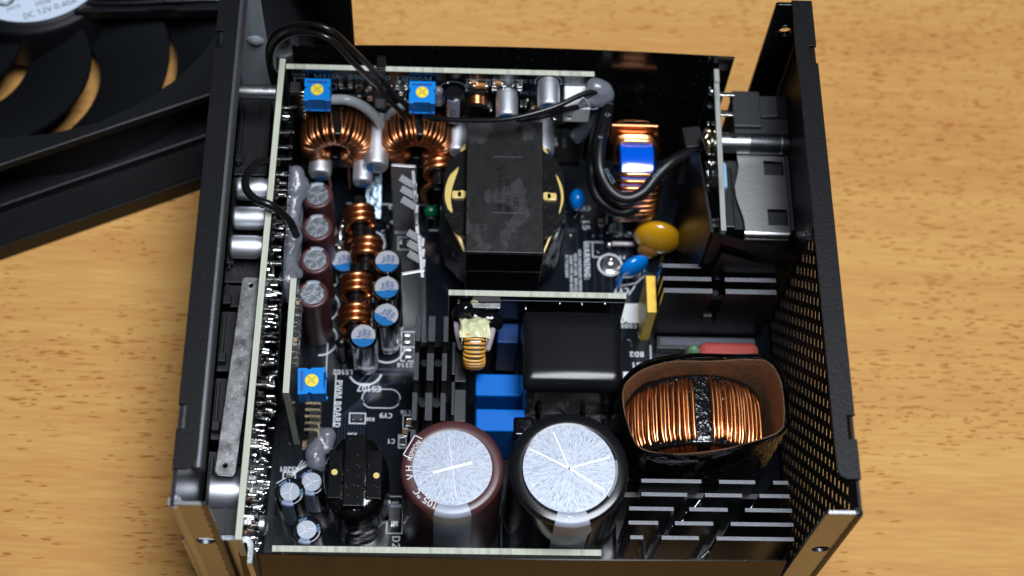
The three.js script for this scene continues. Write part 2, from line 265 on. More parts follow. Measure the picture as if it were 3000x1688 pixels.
// ---------------------------------------------------------------- the open steel case
{
  const c = thing('power_supply_case', 'open black steel case of the power supply with a honeycomb vent side', 'power supply case');
  const X = 82.2;
  mesh('floor', box(2 * X - 2, 1, 148, 0, 0.8, 0), M.innerSteel, c);
  mesh('connector_side_wall', box(1, 85, 150, -X + 0.5, 43.3, 0), M.innerSteel, c);
  // the honeycomb side, with an opening for the inlet and the switch
  const shape = new THREE.Shape([[-75, 0.6], [75, 0.6], [75, 85.8], [-75, 85.8]].map(p => new THREE.Vector2(p[0], p[1])));
  const pz = 4.24, py = 3.67, R = 2.02;
  for (let i = 0; i < 20; i++) for (let j = 0; j < 19; j++) {
    const z = 69.5 - i * pz - (j % 2) * pz / 2, y = 9.5 + j * py; if (y > 78 || z < -13) continue;
    const h = new THREE.Path(); for (let k = 0; k < 6; k++) { const q = k * PI / 3; k ? h.lineTo(z + R * Math.sin(q), y + R * Math.cos(q)) : h.moveTo(z, y + R); } h.closePath(); shape.holes.push(h);
  }
  const vent = new THREE.ExtrudeGeometry(shape, { depth: 0.75, bevelEnabled: false }).rotateY(-PI / 2).translate(X - 0.1, 0, 0);
  mesh('honeycomb_vent_wall', vent, M.powder, c);
  // turned-in rims along the top of both walls, notched for the cover's tabs
  const rim = (s) => {
    const W = 5.4, o = [[0, -75], [0, -60], [2, -60], [2, -54], [0, -54], [0, 49.5], [2, 49.5], [2, 56], [0, 56], [0, 66], [W - 2.4, 66], [W - 0.7, 65.2], [W, 63.2], [W, -75]];
    const g = ext(o.map(([x, z]) => [x, z]), 1, [], 0.15); g.rotateX(PI / 2).translate(0, 86.9, 0); if (s > 0) g.scale(-1, 1, 1);
    if (s > 0) { const ix = g.index; const p = g.attributes.position, n = g.attributes.normal, uv = g.attributes.uv; const sw = (a, i, k, w) => { for (let q = 0; q < w; q++) { const t = a.array[i * w + q]; a.array[i * w + q] = a.array[k * w + q]; a.array[k * w + q] = t; } }; for (let i = 0; i < p.count; i += 3) { sw(p, i, i + 2, 3); sw(n, i, i + 2, 3); sw(uv, i, i + 2, 2); } }
    return g.translate(s * X, 0, 0);
  };
  mesh('folded_rim', rim(-1), M.powder, c); mesh('folded_rim', rim(1), M.powder, c);
  mesh('added_sheen_roll', cyl(1.7, 1.7, 140, -X + 5.6, 85.1, -4.4, 'z', 20), M.satin, c);  // added roll of lighter metal, standing in for the wall's band of sheen
  // end flanges
  const fl = (w, hole, hy) => ext(rectShape(0, 0.6, w, 86, 0.8), 1, hole ? [circleHole(w * 0.55, hy, hole)] : [], 0.12);
  mesh('end_flange', fl(8.6, 2.6, 58), M.sprayed, c, [-X + 0.2, 0, 73.8]);
  mesh('end_flange', fl(8.6, 2.4, 58), M.sprayed, c, [X - 8.8, 0, 73.8]);
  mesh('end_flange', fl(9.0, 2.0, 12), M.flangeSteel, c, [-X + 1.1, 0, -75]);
  mesh('end_flange', fl(8.6, 1.9, 74), M.innerSteel, c, [X - 9.7, 0, -75]);
  // pressed dimples, the hole collar and the painted bend lines
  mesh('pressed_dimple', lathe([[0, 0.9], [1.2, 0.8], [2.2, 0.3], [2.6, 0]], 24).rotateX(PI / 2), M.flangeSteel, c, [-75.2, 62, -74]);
  mesh('hole_collar', new THREE.TorusGeometry(2.3, 0.55, 10, 28), M.innerSteel, c, [X - 9.7 + 8.6 * 0.55, 74, -73.9]);
  mesh('pressed_dimple', lathe([[0, 0.9], [1.2, 0.8], [1.9, 0.3], [2.2, 0]], 24).rotateZ(PI / 2), M.innerSteel, c, [X - 1, 77, -62]);
  mesh('bend_fillet', cyl(1.6, 1.6, 84, 0, 43, 0, 'y', 16), M.steel, c, [-X + 0.9, 0, 73.6]);
  mesh('bend_fillet', cyl(1.2, 1.2, 84, 0, 43, 0, 'y', 16), M.powder, c, [X - 0.9, 0, 73.9]);
}
// insulating sheets at the two open sides of the case
{
  const sheet = (x0, x1, y0, y1, sag, lean, skew = 0) => {
    const g = new THREE.BoxGeometry(1, 1, 0.35, 40, 12, 1), p = g.attributes.position;
    for (let i = 0; i < p.count; i++) { const u = p.getX(i) + 0.5, v = p.getY(i) + 0.5; p.setXYZ(i, x0 + (x1 - x0) * u, y0 + (y1 + skew * u - y0) * v, p.getZ(i) + sag * Math.sin(PI * u) * v + lean * v); }
    g.computeVertexNormals(); return g;
  };
  solo('insulating_sheet', 'shiny black plastic sheet standing behind the white edged control board', 'insulating sheet', sheet(-64.5, 64.5, 2, 63, -1.4, 0), M.film, [0, 0, -72]);
  solo('insulating_sheet', 'shiny black plastic sheet at the near open side, brown with table reflection', 'insulating sheet', sheet(-70.5, 72, 2, 46, 0.6, -6.5, -0.6), M.frontFilm, [0, 0, 80.6]);
}

// ---------------------------------------------------------------- the main circuit board with its print
const PX0 = -66, PX1 = 80, PZ0 = -68, PZ1 = 71;
{
  const b = thing('main_circuit_board', 'glossy black main circuit board with white lettering under all the components', 'circuit board');
  const W = 2048, H = Math.round(W * (PZ1 - PZ0) / (PX1 - PX0)), k = W / (PX1 - PX0);
  const tex = canvasTex(W, H, (x) => {
    x.fillStyle = 'rgb(15,19,25)'; x.fillRect(0, 0, W, H);
    const X = v => (v - PX0) * k, Z = v => (v - PZ0) * k;
    x.strokeStyle = 'rgb(30,36,46)'; x.lineWidth = 5; x.lineCap = 'round';
    const line = (c, w, ...pts) => { x.strokeStyle = c; x.lineWidth = w * k; x.beginPath(); pts.forEach((p, i) => i ? x.lineTo(X(p[0]), Z(p[1])) : x.moveTo(X(p[0]), Z(p[1]))); x.stroke(); };
    const tr = 'rgb(34,41,54)';
    for (let i = 0; i < 9; i++) { line(tr, 0.35, [-49 + i * 0.9, 30], [-49 + i * 0.9, 22 - i * 0.5], [-41 + i * 0.9, 14 - i * 0.5], [-30, 9 + i * 0.2]); }
    for (let i = 0; i < 6; i++) line(tr, 0.3, [-58 + i * 1.4, 46 + i], [-50 + i * 1.4, 38 + i], [-42, 38 + i]);
    line('rgb(60,66,84)', 0.4, [-44, 11], [-40, 6.4], [-20, 6.4]); line('rgb(60,66,84)', 0.4, [-43, 12.4], [-39.4, 8], [-20, 8]);
    for (let i = 0; i < 7; i++) line('rgb(28,33,42)', 0.8, [22 + i * 2.6, -44], [22 + i * 2.6, -20 + i], [34, -8 + i]);
    const wht = 'rgb(205,212,216)';
    const text = (s, cx, cz, mm, rot = 180, wt = 'bold') => { x.save(); x.translate(X(cx), Z(cz)); x.rotate(rad(rot)); x.fillStyle = wht; x.font = `${wt} ${mm * k}px sans-serif`; x.textAlign = 'center'; x.textBaseline = 'middle'; x.fillText(s, 0, 0); x.restore(); };
    const ring = (cx, cz, r, w = 0.45, a0 = 0, a1 = 360) => { x.strokeStyle = wht; x.lineWidth = w * k; x.beginPath(); x.arc(X(cx), Z(cz), r * k, rad(a0), rad(a1)); x.stroke(); };
    const rect = (x0, z0, x1, z1, w = 0.35) => { x.strokeStyle = wht; x.lineWidth = w * k; x.strokeRect(X(x0), Z(z0), (x1 - x0) * k, (z1 - z0) * k); };
    text('CS107', -40.6, 12.8, 2.6); text('CS114', -29.6, 4.9, 2.2); text('LS102', -48.6, 7.6, 2.2); text('CY9', -35.4, 21.2, 2.2); text('RS8', -39.9, 22.4, 1.5); text('C1', -33.6, 29.1, 2.0); text('D2', -31.2, 59.5, 3.2, 90); text('RS8', -45, 27.3, 1.6);
    text('PWM BOARD', -49.6, 17.6, 2.5, 90); text('RS201', -62.6, 38.2, 2.0); text('CY7', 35.4, -21.4, 2.7); text('QR CODE', 38.8, -9.4, 1.9); text('LF2', 42, -6.2, 2.6); text('BD2', 39.4, 0, 2.4); text('HS1', 40, 3.6, 2.6);
    text('WR3', -35, -48.9, 1.9); text('LS104', -34.4, -43.6, 1.9); text('CS12', -38.2, -38.4, 2.2, 90); text('L5', 25.0, -44, 3.2, 90); text('CY8', 24.6, -50, 2.2); text('F1', 36, -33, 1.8); text('C16', -29.6, 20, 1.8); text('C17', -25.8, 20, 1.8); text('DRES108', -32.4, -40, 1.2);
    text('WARNING:', 25.0, -31.6, 2.6, 90); for (let i = 0; i < 4; i++) text(['FOR CONTINUED PROTECTION AGAINST', 'RISK OF FIRE, REPLACE ONLY WITH', 'SAME TYPE AND RATING OF FUSE', 'F1 T12A/250V'][i], 22.7 - i * 1.35, -23.4 - (i > 2 ? 6 : 0), 1.25, 90);
    x.fillStyle = 'rgb(214,218,220)'; x.fillRect(X(34), Z(-17), 6.6 * k, 6.6 * k); x.fillRect(X(35), Z(5.8), 8 * k, 6 * k);
    ring(-42, 6.6, 5.0, 0.6, 20, 150); ring(-35.8, -1, 5.2, 0.5, 0, 160); ring(-35.8, -10, 5.2, 0.5); ring(-35.6, -18, 5.2, 0.5); ring(32.1, -30.2, 3.6, 0.6); ring(-48.6, -1, 2.2, 0.5); ring(-42, -36, 4.2, 0.5); ring(-43, -26, 4.4, 0.5);
    for (const z of [-36, -25, -14, -3]) ring(-56, z, 5.2, 0.5, -80, 90);
    line(wht, 0.35, [-50.6, 8], [-50.6, 25]); line(wht, 0.3, [-61, -4], [-53.6, -4], [-53.6, 12]); x.fillStyle = wht; x.fillRect(X(-43.6), Z(11), 3.2 * k, 0.9 * k);
    x.strokeStyle = wht; x.lineWidth = 0.3 * k; x.beginPath(); x.roundRect(X(-42.6), Z(12.8), 11.2 * k, 6 * k, 3 * k); x.stroke();
    for (let i = 0; i < 4; i++) line(wht, 0.28, [-67, 46 - i * 1.9 + 3], [-59 + i * 0.9, 35.6 + i * 0.2]);
    line(wht, 0.35, [-52, 36], [-53.5, 44]); rect(-46, 20.6, -41.4, 23.8); rect(-31.4, 27.2, -29.3, 31.2); rect(-30.3, 21, -27, 25.6); rect(-34, 46, -29.6, 57); rect(-31.6, -6, -27.4, 3.6); line(wht, 0.3, [-31.6, -1], [-27.4, -1]); rect(-64.2, 39.2, -60.8, 43);
    line(wht, 0.35, [-50, -49.9], [-22, -49.9]); line(wht, 0.35, [24.4, -38], [30, -38]); line(wht, 0.35, [26.8, -38], [26.8, -32.8], [30, -32.8]); line(wht, 0.35, [-24, -41], [-16, -41]); rect(-33.6, -38.4, -29.6, -34); line(wht, 0.35, [43.6, -3], [43.6, 4]);
    line(wht, 0.4, [34, -25], [35.5, -23], [40, -24], [43, -27], [43, -29]); line(wht, 0.4, [37.6, -20], [39.6, -23]);
    for (const [a, c] of [[-50.8, -3.2], [-47.6, 1.8], [-61, -4]]) { x.fillStyle = wht; x.beginPath(); x.arc(X(a), Z(c), 0.5 * k, 0, 7); x.fill(); }
  });
  const m = phys({ map: tex, roughness: 0.15 });
  const top = planeUV(new THREE.PlaneGeometry(PX1 - PX0, PZ1 - PZ0).rotateX(-PI / 2).translate((PX0 + PX1) / 2, 10, (PZ0 + PZ1) / 2), 'x', PX0, PX1, 'z', PZ1, PZ0);
  mesh('printed_face', top, m, b);
  mesh('laminate', box(PX1 - PX0, 1.5, PZ1 - PZ0, (PX0 + PX1) / 2, 9.2, (PZ0 + PZ1) / 2), M.fr4, b);
  const joint = shared(lathe([[0.75, 0], [0.7, 0.25], [0.35, 0.6], [0, 0.7]], 14), M.solder);
  for (const [x, z] of [[-42, 16.7], [-31.8, 16.6], [-55.2, -6], [-29, 8.4], [33, 9], [36, 12], [20, -40], [24, -47], [28.4, -34.6], [-40, -46], [-63, 30.5], [-26, 9.4], [-30, 3]]) mesh('solder_joint', joint, M.solder, b, [x, 10, z]);
  reseed(2024);
  for (const [x, z, w, d] of [[-57, 34, 6, 4], [-48, 30, 10, 6], [-36, -30, 6, 8], [24, -46, 6, 6], [30, -42, 8, 4], [36, -6, 4, 12], [-27, -30, 3, 10], [-11, 14, 4, 16], [-47, -46, 8, 4], [28, 0, 3, 10]]) for (let i = 0; i < 5; i++) { const m = mesh('solder_joint', joint, M.solder, b, [x + rr(-w, w) / 2, 10, z + rr(-d, d) / 2]); m.scale.setScalar(rr(0.4, 0.8)); }
}
// chip parts: body with two metal ends; children of the board they sit on
const chipBody = {}, endCap = {};
function chip(parent, at, size, mat = M.chipDark, rot, metal = M.solder) {
  const [l, w, h] = size, key = size.join();
  const bodyG = chipBody[key] ??= shared(box(l * 0.62, h, w, 0, h / 2, 0), M.chipDark);
  const capG = endCap[key] ??= shared(merge([-1, 1].map(s => box(l * 0.24, h * 1.12, w * 1.06, s * l * 0.4, h * 0.56, 0, Math.min(h, w, l * 0.24) * 0.2))), M.solder);
  const b = mesh('chip_part', bodyG, mat, parent, at, rot); mesh('terminal', capG, metal, b); return b;
}
const board = scene.children.find(o => o.name === 'main_circuit_board');
for (const [x, z, r, m] of [[-43.7, 22.2, 0, M.chipDark], [-30.3, 29.2, PI / 2, M.chipDark], [-28.6, 23.3, PI / 2, M.chipTan], [-62.5, 41.2, PI / 2, M.chipDark], [-29.8, -3.4, PI / 2, M.chipDark], [-29.4, 1.4, PI / 2, M.chipDark], [-52.6, -36, PI / 2, M.chipDark], [-31.6, -36.2, 0, M.chipDark], [-58.4, 31, PI / 2, M.chipTan], [-29.6, 26.4, PI / 2, M.chipTan], [29.6, -44.6, PI / 2, M.chipDark], [-45.2, 34.4, 0, M.chipDark]]) chip(board, [x, 10, z], [2.8, 1.6, 0.8], m, [0, r, 0]);
{ // the flat diode in front of the brown bulk capacitor
  const t = thing('surface_diode', 'flat black diode lying between the black transformer and brown capacitor', 'diode', [-31.8, 10, 51.5]);
  mesh('body', box(3.6, 2.2, 5, 0, 1.3, 0, 0.3), M.chipDark, t); mesh('cathode_band', box(3.64, 0.1, 0.9, 0, 2.42, -1.8), M.greyPlastic, t); for (const s of [-1, 1]) mesh('lead', box(2, 0.4, 1.6, 0, 0.4, s * 3), M.solder, t);
}
{ // clinch screw
  const t = thing('board_screw', 'silver domed screw in a round pad beside the white WARNING print', 'screw', [32.1, 10, -30.4]);
  mesh('pad', lathe([[3.1, 0], [3.1, 0.15], [2.2, 0.2], [0, 0.2]], 36), M.solder, t); mesh('head', lathe([[2.1, 0.1], [2.1, 0.9], [1.7, 1.7], [0.9, 2.2], [0, 2.35]], 36), M.alu, t); mesh('tip', ball(0.9, 1, 1, 1, 0, 2.6, -0.2), M.solder, t);
}

// ---------------------------------------------------------------- capacitors
// a sleeved electrolytic: aluminium can, shrink sleeve folded over the rim, pale polarity stripe, scored vent
function sleeved(name, label, at, r, h, sleeveMat, stripeMat, stripeA, stripeL, vents, group, o = {}) {
  const t = thing(name, label, 'capacitor', at, 0, group), ri = r * (o.inner ?? 0.76), e = Math.min(1.2, r * 0.12);
  const prof = k => [[r * 0.93 + k, 0.15], [r + k, 0.7], [r + k, h * 0.5], [r + k, h - e * 1.2], [r - e * 0.28 + k, h - e * 0.35], [r - e + k, h + k * 0.6], [ri + e * 0.5, h + 0.02 + k * 0.6], [ri, h - 0.12 + k * 0.6]];
  mesh('sleeve', lathe(prof(0), 72), sleeveMat, t, null, null, !!o.keep);
  mesh('can_top', new THREE.CircleGeometry(ri + 0.1, 48).rotateX(-PI / 2).translate(0, h - 0.1, 0), o.top ?? M.topBrushed, t, null, null, true);
  if (stripeMat) mesh('polarity_stripe', lathe(prof(0.05), 24, stripeA - stripeL / 2, stripeL), stripeMat, t);
  const sc = [], gr = [];
  for (const [a, r0, r1, w] of vents) { const L = (r1 - r0) * ri, g = box(L, 0.12, w * 0.85, (r0 + r1) / 2 * ri, h - 0.07, 0).rotateY(a); sc.push(g); gr.push(box(L, 0.1, w * 0.4, (r0 + r1) / 2 * ri, h - 0.07, w * 0.62).rotateY(a)); }
  if (sc.length) { mesh('vent_score', merge(sc), M.aluBright, t); mesh('vent_groove', merge(gr), M.darkSteel, t); }
  if (o.bar) mesh('vent_bar', box(o.bar[0], 0.16, o.bar[1], 0, h - 0.06, 0, 0.05).rotateY(o.bar[2]), M.aluBright, t);
  for (const [a, txt, s] of o.print ?? []) {           // raised print round the rim
    const g = new TextGeometry(txt, { font, size: s, depth: 0.04, curveSegments: 2 }); g.computeBoundingBox(); const w = g.boundingBox.max.x; g.translate(-w / 2, 0, 0).rotateX(-PI / 2);
    const p = g.attributes.position, rm = (r - e + ri) / 2 - s * 0.5; for (let i = 0; i < p.count; i++) { const rho = rm - p.getZ(i), th = p.getX(i) / rm; const y = p.getY(i); p.setXYZ(i, rho * Math.sin(th), h + 0.03 + y, -rho * Math.cos(th)); }
    g.rotateY(-a); mesh('rim_print', g, o.printMat ?? M.white, t);
  }
  return t;
}
const brushTex = (s, dark) => canvasTex(512, 512, (x, W) => {
  x.fillStyle = 'rgb(196,202,210)'; x.fillRect(0, 0, W, W); reseed(s);
  for (let i = 0; i < 5200; i++) { const a = rnd() * PI * 2, r = Math.sqrt(rnd()) * 250, l = rr(4, 26), v = rnd() < dark ? rr(70, 150) : rr(205, 250); x.strokeStyle = `rgba(${v},${v + 3},${v + 8},0.6)`; x.lineWidth = rr(0.6, 2); x.beginPath(); x.moveTo(256 + Math.cos(a) * r, 256 + Math.sin(a) * r); x.lineTo(256 + Math.cos(a + rr(-0.03, 0.03)) * (r + l), 256 + Math.sin(a) * (r + l)); x.stroke(); }
});
M.topBrushed = phys({ map: brushTex(5, 0.5), color: lin(0.47, 0.485, 0.51), metalness: 1, roughness: 0.5 });
M.topFoil = phys({ map: brushTex(8, 0.25), color: lin(0.42, 0.44, 0.44), metalness: 1, roughness: 0.42, bumpMap: softBump, bumpScale: 0.00012 });
M.topSmall = phys({ map: brushTex(15, 0.35), color: lin(0.46, 0.48, 0.5), metalness: 1, roughness: 0.42 });
// the two bulk capacitors at the near side
const cap1 = sleeved('bulk_capacitor', 'big brown sleeved bulk capacitor with bright metal top, smaller of the two', [-15.9, 10, 53.3], 13.5, 45, M.brown, M.stripe, 0.02, 0.74, [[rad(98), -0.8, 0.8, 0.12]], undefined,
  { bar: [10.6, 0.7, rad(16)], print: [[rad(-66), 'NIPPON', 1.15], [rad(-98), 'V H', 1.7], [rad(-142), '105 °C', 1.7]], top: M.topBrushed });
mesh('printed_frame', merge([[-1, 0], [1, 0]].map(([s]) => box(0.25, 0.05, 2.2, s * 3.1, 45.06, -11.9)).concat([box(6.4, 0.05, 0.22, 0, 45.06, -12.9)])).rotateY(rad(62)), M.white, cap1);
const cap2 = sleeved('bulk_capacitor', 'biggest black sleeved bulk capacitor with bright metal top and scored vent', [14.4, 10, 53.7], 15.75, 47, M.sleeve, M.stripe, 0.04, 0.60, [[rad(112), -0.02, 0.9, 0.3], [rad(17), -0.02, 0.92, 0.45], [rad(153), -0.02, 0.94, 0.45], [rad(-33), -0.02, 0.9, 0.45]], undefined, { top: M.topBrushed });
{ const fr = merge([box(0.22, 0.05, 1.6, -0.8, 47.12, 13.9), box(0.22, 0.05, 1.6, 0.8, 47.12, 13.9), box(1.8, 0.05, 0.3, 0, 47.12, 13.2)]); mesh('minus_mark', fr, M.white, cap2);
  const ticks = []; for (let i = 0; i < 22; i++) { const a = rad(10 - i * 2.2); ticks.push(box(0.5, 0.05, 0.16, 0, 0, 0).translate(12.4, 47.1, 0).rotateY(a)); } mesh('rim_print', merge(ticks), M.white, cap2); }
// four brown capacitors along the grey glue
const trees = [[rad(20), 0, 0.95, 0.16], [rad(150), 0, 0.95, 0.16], [rad(272), 0, 0.95, 0.16]];
[['topmost brown capacitor of the glued row, by the copper rod chokes', 0], ['second brown capacitor of the glued row, behind the third', 1], ['third brown capacitor of the glued row, its top dented', 2], ['nearest brown capacitor of the glued row, next to the small upright board', 3]].forEach(([l, i]) => {
  const p = [[-56.9, -37.4], [-56.3, -26.6], [-56.4, -15.9], [-56.5, -5.0]][i];
  sleeved('brown_capacitor', l, [p[0], 10, p[1]], 4.5, 27, M.brown, M.stripe, rad(180 + [4, 6, -6, 0][i]), 0.95, trees.map(v => [v[0] + [0.1, -0.25, 0.35, 0.9][i], ...v.slice(1)]), 'brown capacitors in the glued row', { top: M.topFoil, inner: 0.72 });
});
// three small black ones in the near corner
const smallVent = a => [[a, -0.1, 0.92, 0.2], [a + rad(125), -0.1, 0.92, 0.2], [a + rad(205), -0.1, 0.95, 0.2]];
sleeved('small_capacitor', 'small black capacitor with blue print, touching the mass of solder joints', [-60.2, 10, 51.2], 4.15, 18, M.sleeve, M.stripeBlue, rad(-8), 0.9, smallVent(rad(75)), 'small black capacitors in the near corner', { top: M.topSmall, inner: 0.62, printMat: M.printBlue, print: [[rad(-42), '35V', 0.9], [rad(-8), '1', 0.9], [rad(95), '100', 0.9]] });
sleeved('small_capacitor', 'small black capacitor squeezed against the black oval transformer', [-54.6, 10, 47.4], 4.0, 15.5, M.sleeve, M.stripeBlue, rad(-10), 0.9, smallVent(rad(15)), 'small black capacitors in the near corner', { top: M.topSmall, inner: 0.66, printMat: M.printBlue, print: [[rad(-35), '105 °C', 0.8]] });
sleeved('small_capacitor', 'small black capacitor nearest to the edge of the front board', [-55.0, 10, 61.8], 4.15, 17.5, M.sleeve, M.stripeBlue, rad(-8), 0.9, smallVent(rad(15)), 'small black capacitors in the near corner', { top: M.topSmall, inner: 0.62, printMat: M.printBlue, print: [[rad(-25), '35V', 0.9], [rad(80), '100', 0.9]] });
// polymer cans: bare aluminium, blue print on top
const polyTex = canvasTex(512, 512, (x, W) => {
  x.fillStyle = 'rgb(205,209,214)'; x.fillRect(0, 0, W, W); reseed(3); for (let i = 0; i < 2500; i++) { const v = rr(185, 225); x.fillStyle = `rgba(${v},${v},${v + 4},0.4)`; x.fillRect(rnd() * W, rnd() * W, rr(1, 5), rr(1, 3)); }
  x.fillStyle = 'rgb(12,130,205)'; x.fillRect(0, 326, W, 200);
  x.fillStyle = 'rgb(205,209,214)'; x.fillRect(255, 338, 3, 30);
  x.save(); x.translate(256, 236); x.rotate(-PI / 2 + 0.06); x.fillStyle = 'rgb(0,70,150)'; x.textAlign = 'center'; x.textBaseline = 'middle';
  x.font = 'bold 92px sans-serif'; x.fillText('59H', 14, -70); x.font = 'bold 118px sans-serif'; x.fillText('1200', 10, 20); x.fillText('16V', 20, 118); x.font = '62px sans-serif'; x.fillText('G', -60, -112 + 6); x.restore();
  x.strokeStyle = 'rgb(15,110,190)'; x.lineWidth = 6; x.strokeRect(106, 268, 26, 40);
});
M.polyTop = phys({ map: polyTex, color: lin(0.52, 0.52, 0.53), roughness: 0.5, specularIntensity: 0.4 });
M.polyCan = phys({ color: lin(0.36, 0.37, 0.39), metalness: 1, roughness: 0.14 });
const canProfile = (r, h) => [[0, 0.3], [r * 0.9, 0.3], [r * 0.94, 0.9], [r * 0.9, 1.7], [r, 2.3], [r, h - 0.8], [r - 0.25, h - 0.2], [r - 0.7, h]];
function polymer(name, label, at, r, h, turn, group, canMat = M.polyCan) {
  const t = thing(name, label, 'capacitor', at, turn, group);
  mesh('can', lathe(canProfile(r, h), 56), canMat, t); mesh('printed_top', new THREE.CircleGeometry(r - 0.66, 48).rotateX(-PI / 2).translate(0, h, 0), M.polyTop, t, null, null, true); return t;
}
const poly = polymer('polymer_capacitor', 'blue topped metal can standing alone above the CS107 print', [-41.9, 10, 4.9], 4.1, 20.5, 0.02);
poly.userData.group = 'metal cans with blue printed tops';
copy(poly, 'blue topped metal can above the CS114 print, its lettering turned askew', [-35.6, 10, -1.9], -0.5);
copy(poly, 'blue topped metal can touching the corner of the silver heat sink', [-35.8, 10, -10.7], 0.1);
copy(poly, 'blue topped metal can beside the lower fins of the silver heat sink', [-35.9, 10, -19.3], 0.02);
polymer('polymer_capacitor', 'short blue topped can half hidden behind the second copper rod choke', [-49.5, 10, -24.5], 4.0, 10, 0.2);
// cans lying on their side: axis along x on the connector board, along z on the rear board
function lying(label, at, r, h, axis, group, mat = M.can, topTurn = 0) {
  const t = thing('metal_can_capacitor', label, 'capacitor', at, 0, group), rot = axis === 'z' ? [PI / 2, 0, 0] : [0, 0, PI / 2];
  const g = lathe(canProfile(r, h), 56); axis === 'z' ? g.rotateX(PI / 2) : g.rotateZ(PI / 2); mesh('can', g, mat, t);
  const d = new THREE.CircleGeometry(r - 0.66, 48).rotateZ(topTurn); axis === 'z' ? d.translate(0, 0, h) : d.rotateY(-PI / 2).translate(-h, 0, 0); mesh('printed_top', d, M.polyTop, t, null, null, true); return t;
}
const sideG = 'silver cans lying on the connector board', rearG = 'silver cans sticking out of the rear board';
lying('silver can lying under the loop of thin black wire', [-69.2, 48, -32.6], 3.3, 9.6, 'x', sideG);
lying('silver can lying in the shadow of the black wire, middle of the upper three', [-69.4, 48, -23.0], 3.3, 9.6, 'x', sideG);
lying('silver can lying nearest to the embossed WST lettering', [-69.5, 48, -13.8], 3.3, 9.6, 'x', sideG);
lying('largest silver can lying alone near the front corner of the case', [-70.3, 44, 57], 4.2, 9.4, 'x', sideG);
lying('silver can on the rear board next to the FC13 print', [10.2, 57.2, -66], 3.25, 9.5, 'z', rearG, M.can, PI);
lying('silver can on the rear board next to the HC26 print', [-1.7, 51.0, -66], 3.25, 9.5, 'z', rearG, M.can, PI);
lying('silver can with a clear blue end between the two copper toroids', [-40.2, 35.5, -66], 3.7, 18, 'z', rearG, M.can, -PI / 2);
lying('slim silver can with a blue end low between the copper toroids', [-44.2, 31, -66], 3.0, 21, 'z', rearG, M.can, 0.4);
lying('dim silver can with a blue end under the first copper toroid', [-57.2, 30, -66], 3.4, 18, 'z', rearG, M.can, 0.2);
lying('silver can partly hidden by the near side of the big tape covered transformer', [-16.4, 36, -66], 3.6, 13, 'z', rearG, M.can, 0.3);
lying('silver can peeking out beyond the far corner of the big transformer', [9.6, 35.5, -66], 3.6, 12, 'z', rearG, M.can, 0.8);

// ---------------------------------------------------------------- copper rod chokes between the capacitors
function rodChoke(label, at, turns, turn, group) {
  const t = thing('rod_choke', label, 'choke', at, turn, group), pts = [], R = 3.8, n = Math.round(turns * 16);
  for (let i = 0; i <= n; i++) { const f = i / n, a = PI * 0.5 - PI * 0.95 + f * turns * PI * 2; pts.push([R * Math.cos(a) * 1, R * Math.sin(a), -turns * 1.1 + f * turns * 2.2]); }
  const last = pts[pts.length - 1], first = pts[0];
  pts.unshift([first[0] - 0.6, -7, first[2] - 0.5], [first[0] - 0.6, -13, first[2] - 0.5]); const a0 = pts.shift(); pts.unshift(a0); pts.sort(() => 0);
  mesh('winding', tube([[first[0], -13, first[2]], [first[0] - 0.2, -6, first[2]], ...pts.slice(2), [-R - 0.3, -5, last[2] + 1.2], [-R - 0.2, -13, last[2] + 1.4]], 1.06, 190, 12), M.copper, t);
  mesh('ferrite_rod', lathe([[0, -7.2], [2.0, -7.2], [2.25, -6.9], [2.25, 6.9], [2.0, 7.2], [0, 7.2]], 28).rotateX(PI / 2), M.core, t);
  return t;
}
const rg = 'copper rod chokes in a column';
rodChoke('copper rod choke farthest back, next to the WR3 print', [-44.9, 24.5, -36.4], 3.3, 0.06, rg);
rodChoke('copper rod choke second in its column, ahead of the CS12 print', [-42.4, 24.5, -25.6], 3.3, -0.05, rg);
rodChoke('copper rod choke third in its column, beside a blue topped can', [-45.0, 24.5, -13.4], 3.3, 0.0, rg);
{ const c = rodChoke('copper rod choke nearest, its end wire bending down into a black sleeve', [-44.9, 24.5, -3.4], 3.3, -0.02, rg);
  mesh('wire_sleeve', capsuleTube([[-3.8, -4.5, 6.0], [-3.9, -13, 6.2]], 1.75, 12, 14), M.rubber, c); }
rodChoke('small dark copper coil under the second toroid', [-21.6, 33, -50.5], 3.2, 0.05, undefined);

// ---------------------------------------------------------------- toroids on the rear board
const loopPts = (cx, hr, hz, ex = 3.2, n = 28) => Array.from({ length: n }, (_, i) => { const a = i / n * PI * 2, c = Math.cos(a), s = Math.sin(a); return [cx + Math.sign(c) * hr * Math.pow(Math.abs(c), 2 / ex), 0, Math.sign(s) * hz * Math.pow(Math.abs(s), 2 / ex)]; });
const turnG = shared(tube(loopPts(6.9, 3.5, 5.3), 0.56, 56, 8, true), M.copper);
function toroid(label, at, jitter) {
  const t = thing('copper_toroid', label, 'toroid choke', at, 0, 'copper toroids hanging on the rear board'); reseed(jitter);
  mesh('ring_core', lathe([[4.1, -4.5], [9.4, -4.5], [9.8, -4.1], [9.8, 4.1], [9.4, 4.5], [4.1, 4.5], [3.8, 4.1], [3.8, -4.1], [4.1, -4.5]], 60).rotateX(PI / 2), M.core, t);
  for (let k = 0; k < 36; k++) { const a = rad(-66 + k * 8.7 + (k % 3) * -1.4 + (k > 17 ? 5 : 0)); const m = mesh('wire_turn', turnG, M.copper, t); m.rotation.set(0, 0, a + rr(-0.02, 0.02)); m.rotateX(rr(-0.05, 0.05) + (k > 16 ? 0.12 : -0.12)); }
  for (const s of [-1, 1]) mesh('lead', tube([[s * 3.4, -8, 3], [s * 3.2, -13, 3], [s * 3, -26, 2]], 0.56, 16, 8), M.copperDark, t);
  return t;
}
